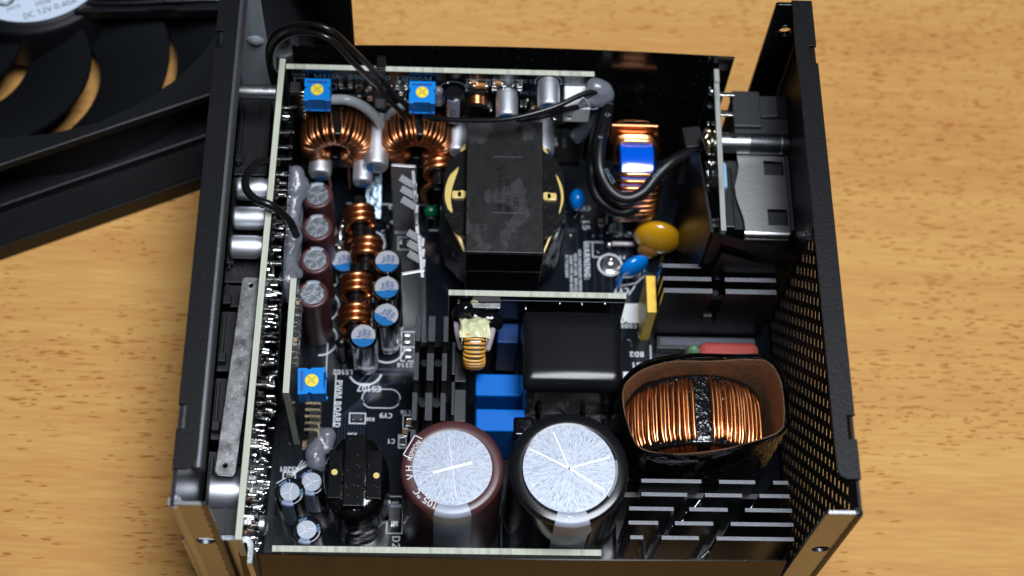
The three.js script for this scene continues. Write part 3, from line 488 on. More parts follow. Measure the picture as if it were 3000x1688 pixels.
toroid('copper wound toroid under the first blue trimmer, nearest the connector board', [-52.3, 36.8, -57.2], 3);
toroid('copper wound toroid under the second blue trimmer, by the big transformer', [-28.1, 36.8, -57.6], 8);
solo('clear_tube', 'milky clear tube arching over the first copper toroid', 'plastic tube', tube([[-53, 50.5, -62], [-48, 50.8, -61.6], [-42.6, 47, -61], [-38.8, 40, -60], [-38.6, 33, -60], [-40, 26, -60]], 1.5, 48, 14), M.clearGlue);
solo('clear_tube', 'milky clear tube curving behind the second copper toroid', 'plastic tube', tube([[-26, 49, -62.6], [-31, 48, -62.4], [-35.6, 44, -62], [-37.4, 38, -61.6], [-36.8, 30, -61]], 1.4, 48, 14), M.clearGlue);

// ---------------------------------------------------------------- the upright boards
// connector board along the left wall, its inner face full of solder joints
{
  const t = thing('connector_board', 'long upright connector board with pale edge and countless solder joints, along the solid wall', 'circuit board', [-68.3, 0, 2], rad(-0.75));
  mesh('board_edge', box(1.7, 48.5, 145, 0, 34.3, 0, 0.12), M.fr4, t);
  mesh('inner_face', box(0.1, 48, 144.6, 0.9, 34.3, 0), M.mask, t); mesh('outer_face', box(0.1, 48, 144.6, -0.9, 34.3, 0), M.mask, t);
  const j1 = shared(lathe([[1.0, 0], [0.9, 0.35], [0.55, 0.9], [0.42, 1.7], [0.3, 2.1], [0, 2.15]], 12).rotateZ(-PI / 2), M.solder), j2 = shared(lathe([[1.35, 0], [1.1, 0.3], [0.6, 0.65], [0.45, 2.4], [0, 2.5]], 12).rotateZ(-PI / 2).scale(1, 1, 1.15), M.solder), j3 = shared(ball(1.9, 0.75, 1, 1, 0, 0, 0, 16), M.solder), pinG = shared(box(3.2, 0.7, 0.9, 1.6, 0, 0, 0.15), M.pin);
  reseed(77); const g = [j1, j2, pinG];
  for (let i = 0; i < 27; i++) for (let j = 0; j < 4; j++) { const z = -6 + i * 2.85 + rr(-0.55, 0.55), y = 52.5 - j * 6 + rr(-1.1, 1.1) + (i % 2) * 2.2; if (rnd() < 0.26) continue; const m = mesh('solder_joint', g[rnd() < 0.2 ? 2 : rnd() < 0.5 ? 0 : 1], rnd() < 0.25 ? M.pin : M.solder, t, [0.95, y, z]); m.rotation.set(rr(-0.2, 0.2), rr(-0.25, 0.25), rr(-0.25, 0.25)); m.scale.setScalar(rr(0.5, 0.92)); }
  for (let i = 0; i < 13; i++) { const z = -60 + i * 4.3 + rr(-1, 1); for (const y of [52 + rr(-1, 1.5), 44 + rr(-2, 2)]) { const m = mesh('solder_joint', g[Math.floor(rr(0, 2.99))], M.solder, t, [0.95, y, z]); m.rotation.z = rr(-0.2, 0.2); } }
  for (const [y, z] of [[54, -5.5], [50, -58], [47, 46]]) mesh('solder_blob', j3, M.solder, t, [1, y, z]);
  for (const [y, z] of [[52, 44], [49, 53], [44, 55], [50, 58.5], [46, 63], [50, 65.5], [40, 60]]) { chip(t, [0.95, y, z], [2.2, 1.2, 0.9], M.amber, [0, 0, -PI / 2]); }
  { reseed(99); const rest = []; for (let i = 0; i < 130; i++) rest.push(ball(rr(0.35, 0.8), 1.3, 1, 1, 1.2, rr(14, 34), rr(-62, 70), 8)); const r = mesh('lower_solder', merge(rest), M.solder, t); r.userData.kind = 'stuff'; }
}
{ // tin plated bus bar screwed to the outside of that board
  const t = thing('bus_bar', 'tin plated metal bar with two holes beside the connector board', 'metal bar', [-73.4, 0, 26.5], rad(-3.0));
  mesh('bar', ext(rectShape(-2.5, -28.6, 2.6, 28.6, 1), 1.2, [circleHole(-0.2, 26.2, 0.75), circleHole(0.0, -26.2, 0.75)], 0.12).rotateX(PI / 2).translate(0, 52.3, 0), M.scratched, t);
  mesh('skirt', box(1.1, 7, 46, 2.2, 48.2, 0, 0.2), M.scratched, t);
}
solo('hex_standoff', 'bright hexagonal metal standoff between wall and connector board', 'standoff', cyl(2.6, 2.6, 12, 0, 0, 0, 'x', 6), M.scratched, [-74.6, 57, -59.6]);
{ // front bracket of the connector board
  const t = thing('board_bracket', 'shiny bent bracket holding the near end of the connector board', 'bracket', [-75.2, 0, 71]);
  mesh('plate', ext([[-8, 0], [7.4, 0], [8.6, -0.8], [9, -2], [9, -6], [10.2, -6], [10.2, -1], [9.4, 0.7], [7.8, 1.2], [-8, 1.2]].map(([x, z]) => [x, z]), 40, [], 0.1).rotateX(-PI / 2).translate(-1.2, 12, 1.6), M.steel, t);
  mesh('screw_head', lathe([[2.6, 0], [2.6, 1.2], [2.1, 1.9], [0, 2.1]], 24).rotateZ(-PI / 2), M.alu, t, [9.4, 44, -5]); mesh('inner_plate', box(7.4, 1.0, 7, -3.6, 36, -2.4), M.sheet, t);
}
// black sockets between wall and connector board, with raised letters
{
  const mk = (label, z0, z1, txt) => {
    const t = thing('connector_socket', label, 'connector', [-76, 0, (z0 + z1) / 2], 0, undefined), L = z1 - z0;
    mesh('housing', box(9.6, 34, L, -0.2, 26, 0, 0.4), M.black, t);
    mesh('rib', merge([box(0.8, 2.4, L * 0.8, -3.6, 44, 0, 0.2), box(0.5, 1.2, L - 1, 1, 43.5, 0), box(2.2, 3, 3, -3.4, 44.2, L * 0.32, 0.3)]), M.black, t);
    if (txt) { const g = new TextGeometry(txt, { font, size: 2.1, depth: 0.16, curveSegments: 2 }).rotateX(-PI / 2).translate(-2.4, 43.02, 2); mesh('embossed_text', g, M.greyBlack, t); }
  };
  mk('black connector socket farthest back, under the hexagonal standoff', -66, -40); mk('black connector socket under the three silver cans, embossed WST', -39.4, -5, null);
  mk('short black connector socket where the metal bar begins', -4.4, 2.6); mk('black connector socket with raised 16 V lettering beside the upper half of the metal bar', 3.8, 22.2, '16 V'); mk('black connector socket beside the middle of the metal bar, between two dark gaps', 24, 42.2, '2 V'); mk('black connector socket nearest the front corner, under the large silver can', 45.2, 69);
  const s = scene.children.find(o => o.userData.label?.startsWith('black connector socket under the three')); mesh('embossed_text', new TextGeometry('9 WST', { font, size: 2.1, depth: 0.12, curveSegments: 2 }).rotateX(-PI / 2).translate(-3.0, 43.02, 15.4), M.greyBlack, s);
}
// little upright control board with the third trimmer
const pwm = thing('control_board', 'small upright control board with pale edge in front of the brown capacitors', 'circuit board', [-60.9, 0, 13.2]);
mesh('board_edge', ext([[-17.6, 12], [17.4, 10], [17.4, 49], [-16.8, 49], [-17.6, 48]], 1.7, [], 0.08).rotateY(-PI / 2).translate(0.85, 0, 0), M.fr4, pwm);
mesh('component_face', box(0.1, 37, 34.4, 0.92, 30, -0.2), M.mask, pwm); mesh('solder_face', box(0.1, 37, 34.4, -0.92, 30, -0.2), M.mask, pwm);
reseed(31); for (let i = 0; i < 26; i++) { const z = -13 + (i % 9) * 2.3 + rr(-0.3, 0.3), y = 46 - Math.floor(i / 9) * 4.2 + rr(-0.5, 0.5); if (z > 9 && z < 18) continue; chip(pwm, [0.95, y, z], rnd() < 0.5 ? [2.0, 1.2, 0.8] : [2.6, 1.5, 0.9], rnd() < 0.3 ? M.chipTan : M.chipDark, [rnd() < 0.5 ? PI / 2 : 0, 0, -PI / 2]); }
{ const pg = shared(merge([box(4, 0.5, 0.7, 2, 0, 0), box(0.5, 5, 0.7, 4, -2.5, 0)]), M.gold); for (let i = 0; i < 5; i++) mesh('header_pin', pg, M.gold, pwm, [3, 22, 9.4 + i * 2.0]); mesh('header_strip', box(3, 4, 11, 5, 13, 13.4, 0.3), M.black, pwm); }
{ const jg = shared(ball(0.6, 1.2, 1, 1, 0, 0, 0, 8), M.solder); reseed(12); for (let i = 0; i < 16; i++) mesh('solder_joint', jg, M.solder, pwm, [-1.1, rr(34, 47), rr(-12, 15)]); }

// rear control board carrying the print MEGA ... 1200GM
const ZB = -66;
const rear = thing('rear_control_board', 'long upright rear control board with pale edge and fine white print', 'circuit board', [0, 0, ZB]);
mesh('board_edge', box(89.6, 49, 1.7, -21.3, 35.6, -0.85, 0.1), M.fr4, rear);
{
  const W = 2048, H = 1024, k = W / 89.4, tex = canvasTex(W, H, x => {
    x.fillStyle = 'rgb(10,12,16)'; x.fillRect(0, 0, W, H); const X = v => (v + 66) * k, Y = v => (60 - v) * k; reseed(6);
    for (let i = 0; i < 60; i++) { x.strokeStyle = 'rgb(36,30,26)'; x.lineWidth = 0.3 * k; x.beginPath(); const a = rr(-64, 20), b = rr(38, 58); x.moveTo(X(a), Y(b)); x.lineTo(X(a + rr(-3, 3)), Y(b)); x.lineTo(X(a + rr(-5, 5)), Y(b - rr(1, 4))); x.stroke(); }
    const text = (s, cx, y, mm, c = 'rgb(120,150,175)') => { x.fillStyle = c; x.font = `${mm * k}px sans-serif`; x.textAlign = 'center'; x.textBaseline = 'middle'; x.fillText(s, X(cx), Y(y)); };
    text('MEGA-□850□1000□1200GM', -41, 56.6, 2.9, 'rgb(120,165,195)'); text('DCN1', -62, 57, 2.0); text('CABLE TEST', -27, 53.4, 1.8); text('RSB', -49.5, 50.4, 1.8); text('SB02', -46, 47, 2.2); text('FC13', 4.4, 56.6, 2.2); text('HC26', 5, 50.5, 2.2); text('FAN', 17.6, 56.8, 2.2);
    x.strokeStyle = 'rgb(170,185,195)'; x.lineWidth = 0.25 * k; x.beginPath(); x.arc(X(-17.6), Y(51.6), 4 * k, PI, 0); x.stroke(); for (const [a, b, r] of [[10.2, 56.6, 3.9], [-1.7, 50.4, 3.9]]) { x.beginPath(); x.arc(X(a), Y(b), r * k, PI * 0.9, PI * 2.1); x.stroke(); }
    for (const [a, b, c, d] of [[-64, 55.4, -60, 40], [-13.6, 57, -6.8, 53.6], [-13.6, 52.6, -8, 45], [-6, 57.2, 2.6, 52.2], [13.2, 55.8, 22.8, 44], [-55, 53, -52, 50]]) x.strokeRect(X(a), Y(b), (c - a) * k, (b - d) * k);
  });
  mesh('printed_face', planeUV(new THREE.PlaneGeometry(89.4, 48.8).translate(-21.3, 35.6, 0.06), 'x', -66, 23.4, 'y', 60 - H / k, 60), phys({ map: tex, roughness: 0.25 }), rear, null, null, true);
}
reseed(41);
{ // scattered chips: [x, y, length, width, height, colour, upright]
  const rows = [[-50.5, 53, 1.9, 1.2, 0.9, 0, 1], [-47.8, 53, 2, 1.2, 0.9, 1, 1], [-45.2, 52.6, 2, 1.2, 0.8, 0, 0], [-42, 52, 1.8, 1.1, 0.8, 1, 1], [-45.6, 47, 2.4, 1.5, 1, 1, 1], [-42.2, 47, 2.4, 1.5, 1, 1, 1], [-40, 44.4, 2, 1.2, 0.9, 1, 1], [-37.4, 44, 2.4, 1.2, 0.9, 1, 0],
    [-34, 53, 1.8, 1.1, 0.9, 0, 1], [-31.4, 53, 1.8, 1.1, 0.9, 0, 1], [-28.6, 52.8, 1.8, 1.1, 0.9, 0, 1], [-33, 49.8, 1.8, 1.1, 0.9, 1, 1], [-30, 49.6, 1.8, 1.1, 0.9, 0, 1], [-32.6, 46.6, 2.4, 1.4, 1, 0, 0], [-28.6, 46.4, 1.8, 1.1, 0.9, 0, 1],
    [-11.6, 56, 2.6, 1.3, 0.9, 1, 0], [-9.6, 54.6, 4.4, 1.4, 1, 1, 0], [-4.6, 56, 2.8, 1.2, 0.9, 1, 0], [-5.6, 54, 2, 1.2, 0.9, 1, 1], [-2.6, 54.4, 1.6, 1, 0.8, 0, 1], [0.6, 55.4, 1.8, 1, 0.8, 0, 0], [2, 54, 2, 1.2, 0.9, 0, 1], [-5.2, 51.8, 2, 1.2, 0.8, 0, 0], [-2, 51.8, 1.6, 1, 0.8, 0, 0], [1.6, 52, 1.8, 1.1, 0.8, 0, 0],
    [-7.4, 43.6, 1.6, 1, 0.8, 0, 0], [-10.8, 41.6, 2, 1.2, 0.8, 0, 1], [-7.2, 41.4, 2.8, 1.3, 0.9, 0, 0], [3.6, 43.8, 1.8, 1.4, 0.9, 0, 0], [7.4, 43.4, 2.8, 1.3, 0.9, 1, 0], [8, 38.4, 1.8, 1.2, 0.9, 1, 1], [12.4, 38, 1.6, 1.2, 0.8, 0, 0], [14.8, 37.4, 3.4, 2, 1.2, 0, 0], [12.2, 33, 1.6, 1, 0.8, 0, 0], [15.4, 31.6, 1.6, 1, 0.8, 0, 0], [13.2, 29.4, 1.4, 1, 0.8, 0, 0], [17.2, 28, 1.6, 1, 0.8, 0, 0], [14.6, 23, 1.6, 1.2, 0.8, 0, 1], [17.4, 22.6, 1.6, 1.2, 0.8, 0, 1]];
  for (const [x, y, l, w, h, c, up] of rows) chip(rear, [x, y, 0.1], [l, w, h], c ? M.amber : M.chipDark, up ? [PI / 2, 0, PI / 2, 'ZYX'] : [PI / 2, 0, 0]);
  const jg = shared(ball(0.45, 1, 1, 0.8, 0, 0, 0, 8), M.solder); for (let i = 0; i < 46; i++) mesh('solder_joint', jg, M.solder, rear, [rr(-52, 22), rr(36, 55), 0.2]);
  mesh('chip_package', box(5, 5.4, 1.4, 18.4, 31, 0.8, 0.2), M.chipDark, rear); mesh('chip_package', box(6, 4, 1.4, 17, 40.6, 0.8, 0.2), M.chipDark, rear);
}
{ // pin header beside the first trimmer
  const t = thing('pin_header', 'black pin header with a row of bent gold pins beside the first blue trimmer', 'connector', [-63.4, 48, ZB + 2]);
  mesh('strip', box(2.6, 15, 3.4, 0, -1.6, 0, 0.3), M.black, t); mesh('cap_block', box(2.4, 2.4, 3.6, -0.4, 6.6, 1.4, 0.2), M.chipDark, t);
  const pg = shared(tube([[0, 0, 1.4], [1.6, 0.4, 2.2], [2.8, 0.2, 2.0], [3.4, -0.3, 0]], 0.42, 16, 8), M.gold); for (let i = 0; i < 8; i++) mesh('pin', pg, M.gold, t, [0, 6 - i * 2.0, 0]);
}
// trimmer: local x across, z is the face side when upright, dial looks up
function trimmer(label, at, rot) {
  const t = thing('trimmer', label, 'trimmer', at, 0, undefined); t.rotation.set(...rot);
  const s = new THREE.Shape(); const o = [[-3.6, -3.5], [3.6, -3.5], [3.6, -1.4], [3.2, -0.9], [3.2, -0.2], [3.6, 0.2], [3.6, 3.5], [2.6, 3.5], [2.3, 3.1], [-2.3, 3.1], [-2.6, 3.5], [-3.6, 3.5], [-3.6, 0.2], [-3.2, -0.2], [-3.2, -0.9], [-3.6, -1.4]]; o.forEach((p, i) => i ? s.lineTo(...p) : s.moveTo(...p));
  mesh('body', ext(s, 6.4, [], 0.2).rotateX(PI / 2).translate(0, 3.2, 0), M.bluePot, t);
  mesh('slot', box(5.8, 0.5, 0.7, 0, 3.05, -2.5), M.potMark, t);
  mesh('dial', lathe([[1.85, 0], [1.85, 0.35], [1.7, 0.45], [0, 0.45]], 36).translate(0, 3.1, 0.1), M.yellow, t);
  mesh('cross_slot', merge([box(3.0, 0.14, 0.62, 0, 3.52, 0.1), box(0.62, 0.145, 3.0, 0, 3.52, 0.1)]).rotateY(rad(40)).translate(0, 0, 0), M.trimSlot, t);
  const ticks = []; for (let i = 0; i < 11; i++) ticks.push(box(0.16, 0.06, 0.42, 0, 3.22, 2.55).rotateY(rad(-130 + i * 26))); mesh('scale_mark', merge(ticks), M.potMark, t);
  mesh('foot', merge([box(0.9, 1.0, 1.4, -3.2, -2.2, 3.4, 0.1), box(0.9, 1.0, 1.4, 3.2, -2.2, 3.4, 0.1), box(6.6, 0.5, 0.5, 0, -3.0, 3.4, 0.1)]), M.bluePot, t); return t;
}
M.trimSlot = phys({ color: lin(0.55, 0.42, 0.02), roughness: 0.45 });
trimmer('blue trimmer with yellow dial on the rear board, next to the pin header', [-57.0, 53.6, ZB + 4.6], [0.06, 0, 0]);
trimmer('blue trimmer with yellow dial on the rear board, next to a grey blue capacitor', [-26.6, 53.6, ZB + 4.6], [0.06, 0, 0]);
trimmer('blue trimmer with yellow dial on the small control board', [-54.2, 46.6, 27.2], [0.03, rad(93), 0]);

{ // radial cap, inductor, fan plug and glue on the rear board
  const t = thing('film_capacitor', 'grey blue flat capacitor with a small rectangle mark on the rear board', 'capacitor', [-17.4, 49.5, ZB + 1]);
  mesh('sleeve', lathe([[0, -6.2], [2.6, -6.2], [2.9, -5.6], [2.9, 5.2], [2.6, 6], [0, 6]], 32).translate(0, 0, 3), M.sleeve, t);
  mesh('stripe', lathe([[2.95, -6], [2.98, 5.2], [2.7, 6]], 20, rad(-38), rad(76)).translate(0, 0, 3), M.stripe, t);
  mesh('rectangle_mark', merge([box(0.12, 2.2, 0.1, -0.55, 0, 6.0), box(0.12, 2.2, 0.1, 0.55, 0, 6.0), box(1.2, 0.12, 0.1, 0, 1.1, 6.0), box(1.2, 0.12, 0.1, 0, -1.1, 6.0)]), M.chipDark, t);
}
solo('glue_lump', 'small grey lump of glue between second trimmer and grey blue capacitor', 'glue', blob([[0, 2.4, 0, 1.5, 0, -2, 0.4, 1.5], [0.2, -2, 0.6, 1.7]], 1, 28), M.glue, [-22, 51, ZB + 2]);
{ const t = thing('power_inductor', 'open black inductor with a copper winding on the rear board', 'inductor', [-10.6, 48.6, ZB + 0.2]);
  mesh('bobbin', merge([cyl(3.6, 3.6, 1.4, 0, 0, 1, 'z', 28), cyl(2.2, 2.2, 5, 0, 0, 3, 'z', 24), cyl(3.6, 3.6, 1.3, 0, 0, 5.4, 'z', 28)]), M.core, t);
  const w = []; for (let i = 0; i < 5; i++) w.push(new THREE.TorusGeometry(2.9, 0.42, 8, 40).translate(0, 0, 2 + i * 0.72)); mesh('winding', merge(w), M.copperBright, t); mesh('solder_bar', merge([box(6.6, 0.7, 0.5, 0, 3.4, 0.6)]), M.solder, t); }  // the winding, then a bright solder bar along the bobbin's top edge
{ const t = thing('fan_plug', 'white plastic fan plug on the rear board, half covered by grey glue', 'connector', [18.8, 51.4, ZB]);
  mesh('housing', ext(rectShape(-3.6, -3.4, 3.6, 3.4, 0.4), 8, [rectShape(-2.9, -2.4, -1.3, -0.2)], 0.15), M.white, t); mesh('back_wall', box(7, 6.6, 1, 0, 0, 3), M.white, t); }
solo('glue_blob', 'glossy grey glue blob hanging off the fan plug', 'glue', blob([[0, 2.2, 0, 2.8], [2.6, 1.4, 0.6, 2.7], [-2, -0.6, 3, 1.6], [-4, -1.4, 4, 0.8], [1.5, -1, 2.4, 2.3], [3.8, -0.6, 1.2, 2.0]], 2.2, 36), M.glue, [23.6, 56.6, ZB + 3]);
solo('glue_strand', 'dark grey smear of glue hanging below the fan plug', 'glue', blob([[0, 3, 0, 1.5, -2, -2, 1, 1.9], [-2, -2, 1, 1.9, -5.6, -7.6, 2, 2.5]], 1.4, 34), M.glueDark, [26, 45, ZB + 4]);
{ const t = thing('cable_clip', 'small black tie block gripping the fan wires at the rear board edge', 'cable clip', [-38.4, 55, ZB + 0.4]);
  mesh('strap', merge([box(2.6, 6, 0.8, 0, 6.6, -2.4, 0.2), box(2.6, 0.8, 4.4, 0, 9.2, -0.4, 0.2), box(2.6, 7, 0.8, 0, 6, 2.2, 0.2)]), M.rubber, t); mesh('block', box(3.6, 5.6, 4.6, -0.4, -3.6, 2.6, 0.5), M.black, t); mesh('block_cap', box(3.3, 0.3, 3.4, -0.4, -0.75, 2.6, 0.1), M.chipDark, t); }
// wires
solo('fan_wire', 'upper of the two thin black fan wires looping over the rear sheet', 'wire', tube([[-69, 30, -68], [-70.9, 56, -67.5], [-69.4, 74, -64.5], [-65, 85, -62], [-58, 91.2, -59.5], [-50.8, 92, -57], [-44.4, 82, -56.8], [-40.0, 69, -59.8], [-37.6, 62.5, -61], [-34.4, 57.6, -59.4], [-31, 53, -58.8], [-28, 46, -59]], 0.85, 140, 12), M.rubber);
solo('fan_wire', 'lower of the two thin black fan wires looping over the rear sheet', 'wire', tube([[-68, 30, -67], [-69.8, 55, -66.6], [-68.2, 72.4, -63.6], [-63.9, 83, -61], [-57.6, 89, -58.4], [-51, 89.6, -55.8], [-45.6, 80.4, -55.2], [-41.4, 67.6, -58.2], [-39, 61.4, -59.6], [-36, 56.6, -58], [-33, 52, -57.4], [-30, 45, -57.6]], 0.85, 140, 12), M.rubber);
solo('fan_wire', 'thin black wire running from the glued fan plug across to the toroid', 'wire', tube([[-26, 51, -56], [-22.6, 54.6, -53.6], [-11.3, 57, -51.8], [-0.6, 59, -51.6], [11.1, 60.5, -54.6], [20, 60.6, -59.4], [25, 59.4, -61.2]], 0.8, 90, 12), M.rubber);
solo('fan_wire', 'second thin black wire bending around the grey glue at the fan plug', 'wire', tube([[2, 55, -53.5], [9, 56, -54.6], [17, 55.4, -58], [22, 54, -59.6], [26.4, 54.4, -61], [27.6, 57, -62], [26, 58, -62.6]], 0.8, 70, 12), M.rubber);
solo('cable_tie_tail', 'fine pale filament across the wires at the fan plug', 'filament', tube([[17, 59.4, -58.2], [20.6, 60, -58.2], [22.4, 57.4, -56.6], [24.6, 56.4, -57.4]], 0.16, 30, 6), M.stripe);
solo('loop_wire', 'short black wire looping over the silver cans and the connector board', 'wire', tube([[-67.2, 54, -38], [-68.6, 56.6, -37], [-72, 59.4, -34.4], [-74.4, 61, -29.4], [-74.2, 62.4, -24.6], [-71.4, 62.8, -21], [-67.6, 62.8, -19.4], [-64.4, 60, -18.4], [-62, 56, -17.4], [-60.8, 50, -16.8]], 1.15, 110, 12), M.rubber);

// ---------------------------------------------------------------- the big transformer
M.tapeTop = phys({ map: dataTex(512, 1024, (u, v) => {
  const w = 0.25 * fbm(u * 3, v * 5, 3, 5, 111, 3), s = fbm(u * 4 + w * 4, v * 6 + w * 3, 64, 64, 113, 5), t = fbm(u * 14, v * 24, 14, 24, 117, 3); const film = s > 0.56 ? Math.min(1, (s - 0.56) * 16) * (0.4 + 0.8 * t) : 0, h = hash(Math.floor(u * 256), Math.floor(v * 512), 119); const spot = h > 0.9988 ? 0.25 : 0;
  const k = 0.005 + 0.004 * t + film * 0.024 + spot; return [k, k * 1.01, k * 1.0]; }, true), roughness: 0.36, specularIntensity: 0.75, bumpMap: softBump, bumpScale: 0.00015 });
const xf = thing('main_transformer', 'big transformer wrapped in black tape with smudged flat top and yellow bobbin ears', 'transformer', [-2.2, 10, -34.4]);
mesh('core', merge([box(22, 12, 43.4, 0, 33.9, 0, 0.4), box(21.6, 40, 9, 0, 20, 17, 0.4), box(21.6, 40, 9, 0, 20, -17, 0.4), box(21.6, 6, 43, 0, 3, 0)]), M.tape, xf);
mesh('top_tape', planeUV(box(22.2, 1.2, 43.7, 0, 39.55, 0, 0.35), 'x', -11, 11, 'z', 22, -22), M.tapeTop, xf, null, null, true);
{ const g = []; const pr = (txt, x, z, s) => { const q = new TextGeometry(txt, { font, size: s, depth: 0.03, curveSegments: 2 }).rotateX(-PI / 2).rotateY(PI / 2).translate(x, 40.12, z); g.push(q); };
  pr('FSP 210M19 02 FJ', -0.8, 8.4, 1.35); pr('HF701  7203', 1.6, 8.4, 1.35); pr('13E1', 4.0, 8.2, 1.5); mesh('faint_print', merge(g), M.chipDark, xf);
  mesh('tape_edge', merge([box(8.6, 0.04, 0.14, 0.9, 40.15, -9.6), box(8.6, 0.04, 0.14, 0.9, 40.15, 9)]), M.anodTop, xf); }
mesh('coil', lathe([[0, 5], [16.6, 5], [17.4, 6.5], [17.9, 20], [17.4, 33], [16.6, 34.6], [0, 34.6]], 64).scale(1.03, 1, 0.95), M.wrap, xf);
for (const s of [-1, 1]) mesh('bobbin_ear', merge([box(3.2, 1.4, 2.6, s * 13.6, 36, 1.2, 0.5), cyl(1.3, 1.3, 1.4, s * 12.2, 36, 1.2, 'y', 20)]), M.bobbinYellow, xf);
mesh('bobbin_flange', ext(rectShape(-17.6, -16, 17.6, 16, 12), 0.9, [], 0.15).rotateX(-PI / 2).translate(0, 34.8, 0), M.core, xf);
for (const s of [-1, 1]) { const w = [], n = s < 0 ? 6 : 2; reseed(5 + s); for (let i = 0; i < n; i++) { const a = 0.26 * i; w.push(tube([[s * (11.6 - a * 0.2), 34.4, -17 + i * 0.5], [s * (14.4 - a), 35.2 + a * 0.1, -9.5], [s * (16.9 - a), 35.6 + a * 0.2, -1 + i * 0.3], [s * (16.2 - a), 35.2 + rr(0, 0.3), 6 + i * 0.2], [s * (13.4 - a * 0.5), 34, 13], [s * (11.4 - a * 0.3), 33, 18]], 0.3, 40, 6)); } mesh('lead_bundle', merge(w), M.bobbinYellow, xf); if (s < 0) mesh('amber_tape', tube([[-11.6, 34.0, -16], [-15.2, 34.6, -8.4], [-17.4, 34.8, 1], [-15.4, 34.4, 9], [-11.6, 33, 17]], 0.5, 40, 8), M.amber, xf); }
mesh('tape_wrap', (() => { const g = new THREE.CylinderGeometry(18.4, 18.9, 27, 72, 8, true), p = g.attributes.position; for (let i = 0; i < p.count; i++) { const a = Math.atan2(p.getZ(i), p.getX(i)), k = 1 + 0.012 * Math.sin(a * 9 + p.getY(i) * 0.3) + 0.01 * Math.sin(a * 17); p.setX(i, p.getX(i) * k); p.setZ(i, p.getZ(i) * k * 0.96); } g.computeVertexNormals(); return g.translate(0, 20, 0); })(), M.wrap, xf);
solo('green_varistor', 'small glossy green bead capacitor by the far end of the silver heat sink', 'capacitor', merge([ball(2.2, 1, 1.1, 0.9, 0, 0, 0), cyl(0.3, 0.3, 8, -1.2, -5, 0), cyl(0.3, 0.3, 8, 1.2, -5, 0)]), M.greenDark, [-23.6, 19, -42.6]);

// ---------------------------------------------------------------- heat sinks
{ // silver bent sheet with louvres
  const t = thing('silver_heat_sink', 'silver bent sheet metal heat sink with small louvre fins beside the big transformer', 'heat sink', [0, 10, 0]);
  const th = 0.9;
  mesh('side_plate', (() => { const s = new THREE.Shape([[-42, 0], [-7, 0], [-7, 35], [-20.6, 35], [-20.6, 27], [-31.5, 27], [-31.5, 35], [-42, 35]].map(p => new THREE.Vector2(p[0], p[1]))); return new THREE.ExtrudeGeometry(s, { depth: th, bevelEnabled: false }).rotateY(-PI / 2).rotateY(rad(6)).translate(-24.0, 0, 0); })(), M.sheet, t);
  mesh('end_plate', ext(rectShape(-6.8, 0, 0.4, 35, 0.3), th, [], 0.1), M.sheet, t, [-28.4, 0, -43.6], [0, rad(-3), 0]);
  mesh('end_plate', ext(rectShape(-6.4, 0, 0.4, 35, 0.3), th, [], 0.1), M.sheet, t, [-25.0, 0, -9.6], [0, rad(12), 0]);
  const lv = shared(box(4.8, 0.8, 2.2, -2.2, 0, 0, 0.15), M.louvre), ed = shared(box(0.95, 6.8, 2.6, 0, 0, 0, 0.1), M.sheet);
  for (const [x, z] of [[-28.6, -37.6], [-28.2, -34.0], [-27.9, -30.4], [-25.9, -19.6], [-25.7, -16.2], [-25.5, -12.8]]) { mesh('louvre_fin', lv, M.louvre, t, [x, 33.4, z], [rad(24), rad(-30), 0]); mesh('louvre_edge', ed, M.sheet, t, [x + 0.5, 31.6, z + 1.4], [0, rad(-5), 0]); }
  mesh('foot_tab', box(4.2, 0.8, 1.6, -28.6, 20, -14, 0.1), M.alu, t);
}
const finG = {};
function fin(parent, w, h, d, at, rot, edge = M.anodTop) {              // dark plate with a brushed bright top edge
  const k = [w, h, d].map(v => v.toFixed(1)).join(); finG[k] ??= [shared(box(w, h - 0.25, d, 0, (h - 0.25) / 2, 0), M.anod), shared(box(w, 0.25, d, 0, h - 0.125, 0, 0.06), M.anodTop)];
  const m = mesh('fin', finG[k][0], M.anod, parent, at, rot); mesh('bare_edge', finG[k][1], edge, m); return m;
}
{ // black sink with three rows of notched fins, beside the small yellow toroid
  const t = thing('black_heat_sink', 'narrow black heat sink with three rows of notched fins in the middle', 'heat sink', [0, 10, 0]);
  const cols = [[-26.0, 1.35], [-22.2, 1.9], [-18.3, 1.4]], segs = [[5.1, 12.9], [16.4, 24.6], [28.2, 36.3], [39, 46]];
  cols.forEach(([x, w], i) => segs.forEach(([a, b]) => fin(t, w, 35, b - a, [x - (a - 5) * 0.018, 0, (a + b) / 2], null, M.anodDim)));
  cols.forEach(([x, w]) => mesh('notched_web', box(w, 25, 42, x - 0.35, 12.5, 26), M.anod, t)); mesh('cross_web', box(9.6, 22, 1.4, -22.3, 11, 8), M.anod, t); mesh('cross_web', box(9.6, 22, 1.4, -22.4, 11, 25), M.anod, t);
  mesh('round_boss', merge([cyl(1.1, 1.1, 24, -24.1, 12, 14.6), cyl(1.1, 1.1, 24, -20.3, 12, 14.6), cyl(1.1, 1.1, 24, -24.3, 12, 27), cyl(1.1, 1.1, 24, -20.5, 12, 27)]), M.anod, t);
}
